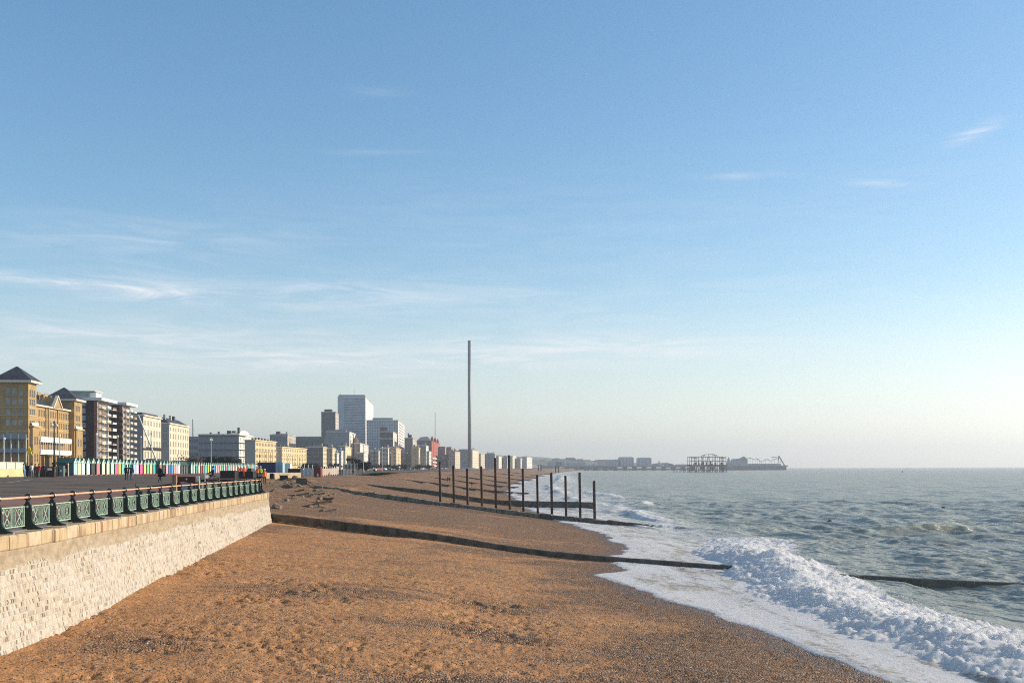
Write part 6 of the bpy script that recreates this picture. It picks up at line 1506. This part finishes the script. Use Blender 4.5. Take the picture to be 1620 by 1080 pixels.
for k, px in enumerate((475.5, 482, 488, 494.5)):
    d = 255; zb_ = zat(px, 752.5, d); r = empty('upright_slab', (K(px) * d, d, zb_)); r.scale = (1.5, 1.5, 1.5); tag(r, SL[k] + ' of four pale grey upright slabs, counted from the black tank', 'slab', 'pale grey upright slabs')
    MB().box(0, .45, 0, .1, -.4, 1.35).build('slab', msl, r); MB().box(-.1, -.01, -.03, .1, -.4, 1.9).build('post', m_white, r)
for k in range(8):
    px = 508 + k * 3.5; d = 255 + 4 * k; zb_ = zat(px, 752.5 - k * .3, d); r = empty('barrier', (K(px) * d, d, zb_)); r.scale = (1.9, 1.5, 1.5); r.rotation_euler = (0, 0, R(42)); tag(r, ('pale cream barrier panel next to the dark red container', 'second barrier panel from the dark red container', 'third barrier panel from the dark red container', 'fourth barrier panel of the pale row', 'fifth barrier panel of the pale row',
        'sixth barrier panel of the pale row', 'last but one barrier panel of the pale row', 'barrier panel nearest the two dark figures')[k], 'barrier', 'pale barrier panels')
    MB().box(.03, .36, 0, .08, .1, 1.25).build('panel', pm('pale_barrier', (.66, .52, .40), .7), r); MB().box(-.03, .03, -.03, .1, -.5, 1.6).build('post', m_white, r)
r = empty('wire_fence', (K(543) * 290, 290, zat(543, 751, 290))); r.scale = (1.45, 1.45, 1.45); tag(r, 'white steel mesh fence panels right of the two dark figures', 'fence')
for k in range(11): MB().box(k * .28 - .025, k * .28 + .025, -.03, .03, -.4, 2.3 + .15 * (k % 3)).build('picket', m_wf, r)
for z_ in (.3, 1.2, 2.1): MB().box(0, 2.8, -.02, .02, z_, z_ + .06).build('rail', m_wf, r)
rr = random.Random(21)
mtim = [pm('old_timber', (.12, .085, .055), .9, var=.4, vscale=2), pm('brown_timber', (.17, .12, .075), .8), pm('grey_timber', (.15, .12, .09), .9)]
TL = ('old dark timber baulk in churned shingle beyond the wall', 'pale timber baulk in churned shingle beyond the wall', 'grey timber baulk in churned shingle beyond the wall')
for k in range(42):
    px = rr.uniform(432, 520); d = rr.uniform(90, 150); x = K(px) * d
    if x > -17 - (d - 94) * .2: continue
    z = tz(x, d); ln = rr.uniform(.9, 2.8); t = rr.uniform(.07, .15)
    M_ = Matrix.Rotation(rr.uniform(-.7, .9) + .5, 4, 'Z') @ Matrix.Rotation(rr.uniform(-.22, .22), 4, 'Y')
    o = MB().add([(a * ln / 2, b_ * t, c * t * .8) for a in (-1, 1) for b_ in (-1, 1) for c in (-1, 1)], [(0, 1, 3, 2), (4, 6, 7, 5), (0, 4, 5, 1), (2, 3, 7, 6), (0, 2, 6, 4), (1, 5, 7, 3)], M_).build('timber_baulk', mtim[k % 3], loc=(x, d, z + t * .8))
    tag(o, TL[k % 3].replace('beyond the wall', ('just past the wall end' if px < 455 else ('half way to the block groyne' if px < 490 else 'by the head of the block groyne')) + (', nearer side' if d < 115 else ', far side')), 'timber', 'timber baulks strewn beyond the wall end')
for k in range(26):
    px = rr.uniform(430, 540); d = rr.uniform(88, 160); x = K(px) * d
    if x > -16 - (d - 94) * .2: continue
    z = tz(x, d); s = rr.uniform(.2, .5)
    mb = MB(); mb.ico((0, 0, 0), s, squash=.7); mb.v = [(a * rr.uniform(.8, 1.3), b_ * rr.uniform(.8, 1.2), c * rr.uniform(.8, 1.2)) for a, b_, c in mb.v]
    o = mb.build('boulder', pm('broken_concrete', (.20, .165, .125), .9, var=.35, vscale=1.4), loc=(x, d, z + s * .25), rz=rr.uniform(0, 3)); tag(o, ('large' if s > .35 else 'small') + ' lump of broken concrete ' + ('just past the wall end' if px < 460 else ('below the black tank' if px < 500 else 'below the pale barriers')) + (', nearer side' if d < 125 else ', far side'), 'boulder', 'lumps of broken concrete beyond the wall end')

# ---- lifting arm in front of the stucco houses
r = empty('boom_lift', (K(252) * 330, 330, 5.9)); tag(r, 'long white lifting arm slanting in front of the white stucco house', 'lift')
MB().tube([(0, 0, 1.5), (K(219) * 330 - K(252) * 330, 0, zat(219, 656, 330) - 5.9)], [.32, .2], 4).build('arm', m_white, r); MB().box(-1.5, 2, -1, 1, 0, 1.5).build('base', m_dk, r)

# ------------------------------------------------------------------ shrubs and trees
def foliage(name, px, d, w, h, label, col, n=900, leaf=.35, dense=True, z=None, cat='tree', bare=False):
    t = np.random.RandomState(int(px * 7)); x = K(px) * d; z = gz(px, d) if z is None else z
    r = empty(name, (x, d, z)); tag(r, label, cat)
    tr = MB(); tr.tube([(0, 0, -.3), (.05, 0, h * .3), (.1, .1, h * .7)], [.22, .16, .06], 6)
    for k in range(9 if not bare else 40):
        q = k * 2.4; e_ = (math.cos(q) * w * .42 * t.uniform(.5, 1), math.sin(q) * w * .3, h * t.uniform(.45, .97)); tr.tube([(0, 0, h * t.uniform(.1, .4)), (e_[0] * .5, e_[1] * .5, e_[2] * .7), e_], [.08, .05, .02], 3)
    tr.build('trunk', pm('bark', (.07, .05, .035), .9), r)
    c = t.normal(0, 1, (14, 3)) * (w * .26, w * .2, h * .14) + (0, 0, h * .62); idx = t.randint(0, 14, n)
    p = c[idx] + t.normal(0, 1, (n, 3)) * (w * .09, w * .09, h * .085); p[:, 2] = np.clip(p[:, 2], .15, h)
    a = t.normal(0, 1, (n, 3)); a /= np.linalg.norm(a, axis=1)[:, None]; b_ = np.cross(a, t.normal(0, 1, (n, 3))); b_ /= np.linalg.norm(b_, axis=1)[:, None]
    s = leaf * (.5 + t.rand(n, 1)); V = np.stack([p - a * s, p + b_ * s * .6, p + a * s, p - b_ * s * .6], 1).reshape(-1, 3)
    m1 = pm('leaf_' + name, col, .8, .2, var=.5, vscale=1.5)
    MB().add(V.tolist(), [tuple(range(4 * i, 4 * i + 4)) for i in range(n)]).build('crown', m1, r)
foliage('evergreen_tree', 349, 330, 12, 4.6, 'wide dark evergreen clump above the far beach huts, left half', (.016, .026, .016), 1300, .5)
foliage('evergreen_tree', 368, 340, 10, 4.4, 'wide dark evergreen clump above the far beach huts, right half', (.016, .026, .016), 1200, .5)
foliage('bare_shrub', 307, 340, 9, 5.8, 'brown leafless shrub behind the long green roof', (.10, .065, .04), 500, .3, bare=True, cat='shrub')
foliage('bare_shrub', 320, 345, 9, 5.0, 'brown leafless shrub left of the white lamp post', (.10, .065, .04), 500, .3, bare=True, cat='shrub')
foliage('bare_shrub', 331, 350, 8, 4.2, 'low brown shrub right behind the white lamp post', (.10, .065, .04), 400, .3, bare=True, cat='shrub')
foliage('windswept_tree', 566, 330, 5.6, 4.6, 'dark windswept tree right of the white mesh fence', (.02, .03, .028), 900, .35, z=5.6)
foliage('windswept_tree', 574, 336, 3.6, 3.4, 'smaller dark tree at the right foot of the windswept one', (.02, .03, .028), 500, .3, z=5.6)
for k, px in enumerate((488, 497, 528, 548, 587, 602, 622, 640, 660, 678)):
    foliage('seafront_shrub', px, 420 + 25 * k, 7, 3.4, 'dark shrub in the seafront garden, %s from the left' % ('first', 'second', 'third', 'fourth', 'fifth', 'sixth', 'seventh', 'eighth', 'ninth', 'tenth')[k], (.03, .042, .028), 260, .5, z=5.8, cat='shrub')
for px in (42, 47, 78, 9, 20, 29):
    foliage('hedge_plant', px, 150, 1.8, 1.9, 'dark planting %s' % {42: 'behind the end of the cream wall', 47: 'just behind the terrace group', 78: 'beside the brick pillar', 9: 'behind the panels at the left edge', 20: 'behind the middle of the panels', 29: 'behind the last panels'}[px], (.02, .03, .018), 200, .12, cat='plant')
o = box_thing('brick_kiosk', 573.5, 581, 345, 731, 742.5, 'small orange brick building right of the windswept tree', 'kiosk', pm('orange_brick', (.40, .17, .085), .85), 4)

# ------------------------------------------------------------------ parked cars far along the road
def car_proto():
    b = MB(); b.prism([(-2.1, .35), (2.1, .35), (2.15, .75), (1.9, .92), (1.2, .98), (.65, 1.42), (-1.0, 1.42), (-1.7, 1.0), (-2.1, .95)], 'x', -.82, .82)
    g = MB(); g.prism([(1.08, 1.0), (.6, 1.37), (-.95, 1.37), (-1.5, 1.02)], 'x', -.84, .84)
    wl = MB(); wl.tube([(-.86, 0, 0), (-.66, 0, 0)], .33, 10); wr = MB(); wr.tube([(.66, 0, 0), (.86, 0, 0)], .33, 10)
    return b, g, wl, wr
cb, cg, cwl, cwr = car_proto(); CM = {}
CC = {'white': (.75, .75, .75), 'silver': (.45, .46, .47), 'black': (.02, .02, .02), 'red': (.4, .03, .03), 'blue': (.04, .08, .25), 'grey': (.16, .17, .18)}
gme = cg.mesh('car_windows', m_glass); wlm = cwl.mesh('wheel', m_blk); wrm = cwr.mesh('wheel', m_blk)
for i in range(30):
    d = 400 + i * 24; px = 587 + i * 4.3 + rr.uniform(-1, 1); c = list(CC)[rr.randrange(6)]
    if c not in CM: CM[c] = cb.mesh('car_body', pm('car_' + c, CC[c], .3, .6))
    where = 'in the nearer part of the line' if i < 8 else ('in the middle of the line' if i < 18 else 'in the far part of the line')
    r = empty('parked_car', (K(px) * d, d, 5.85), rr.uniform(-.5, .5) + (1.2 if i % 3 == 0 else 0)); tag(r, 'tiny %s car parked on the seafront road, %s' % (c, where), 'car', 'cars parked along the seafront road')
    link('body', CM[c], r); link('windows', gme, r)
    for y in (-1.35, 1.35): link('wheel', wlm, r, (0, y, .33)); link('wheel', wrm, r, (0, y, .33))
# grass strip and pale path by the road
MB().add([(K(568) * 300, 300, 5.62), (K(610) * 300, 300, 5.62), (K(640) * 420, 420, 5.75), (K(600) * 420, 420, 5.75)], [(0, 1, 2, 3)]).build('lawn', pm('grass_green', (.06, .09, .03), .9, var=.3, vscale=.3))['kind'] = 'structure'

# ------------------------------------------------------------------ gulls on and above the water
for px, py, d, lb in ((1220, 783, 150, 'dark gull skimming the waves below the far pier'), (1492, 803, 105, 'dark gull low over the sea at the right'), (1312, 824, 90, 'small dark gull on the water beyond the breaking wave'), (1210, 800, 130, 'pale gull sitting on the water below the dark skimming one')):
    z = max(.4, zat(px, py, d)); r = empty('gull', (K(px) * d, d, z), rr.uniform(0, 3)); tag(r, lb, 'gull'); m = m_white if 'pale' in lb else c_grey
    MB().tube([(0, -.22, 0), (0, -.08, .03), (0, .1, .02), (0, .25, -.01)], [.03, .07, .06, .015], 6).build('body', m, r, smooth=True)
    for s in (-1, 1): MB().add([(0, -.08, .04), (s * .35, -.1, .16), (s * .7, .06, .10), (s * .33, .06, .15), (0, .08, .04)], [(0, 1, 2, 3, 4)]).build('wing', m, r)
o = MB().lathe([(.1, -.5), (.7, 0), (.6, .5), (.25, 1.6), (.2, 2.6), (.05, 2.8)], 8).build('buoy', m_dk, loc=(K(1428) * 1200, 1200, 0)); tag(o, 'small dark buoy on the horizon at the right', 'buoy')
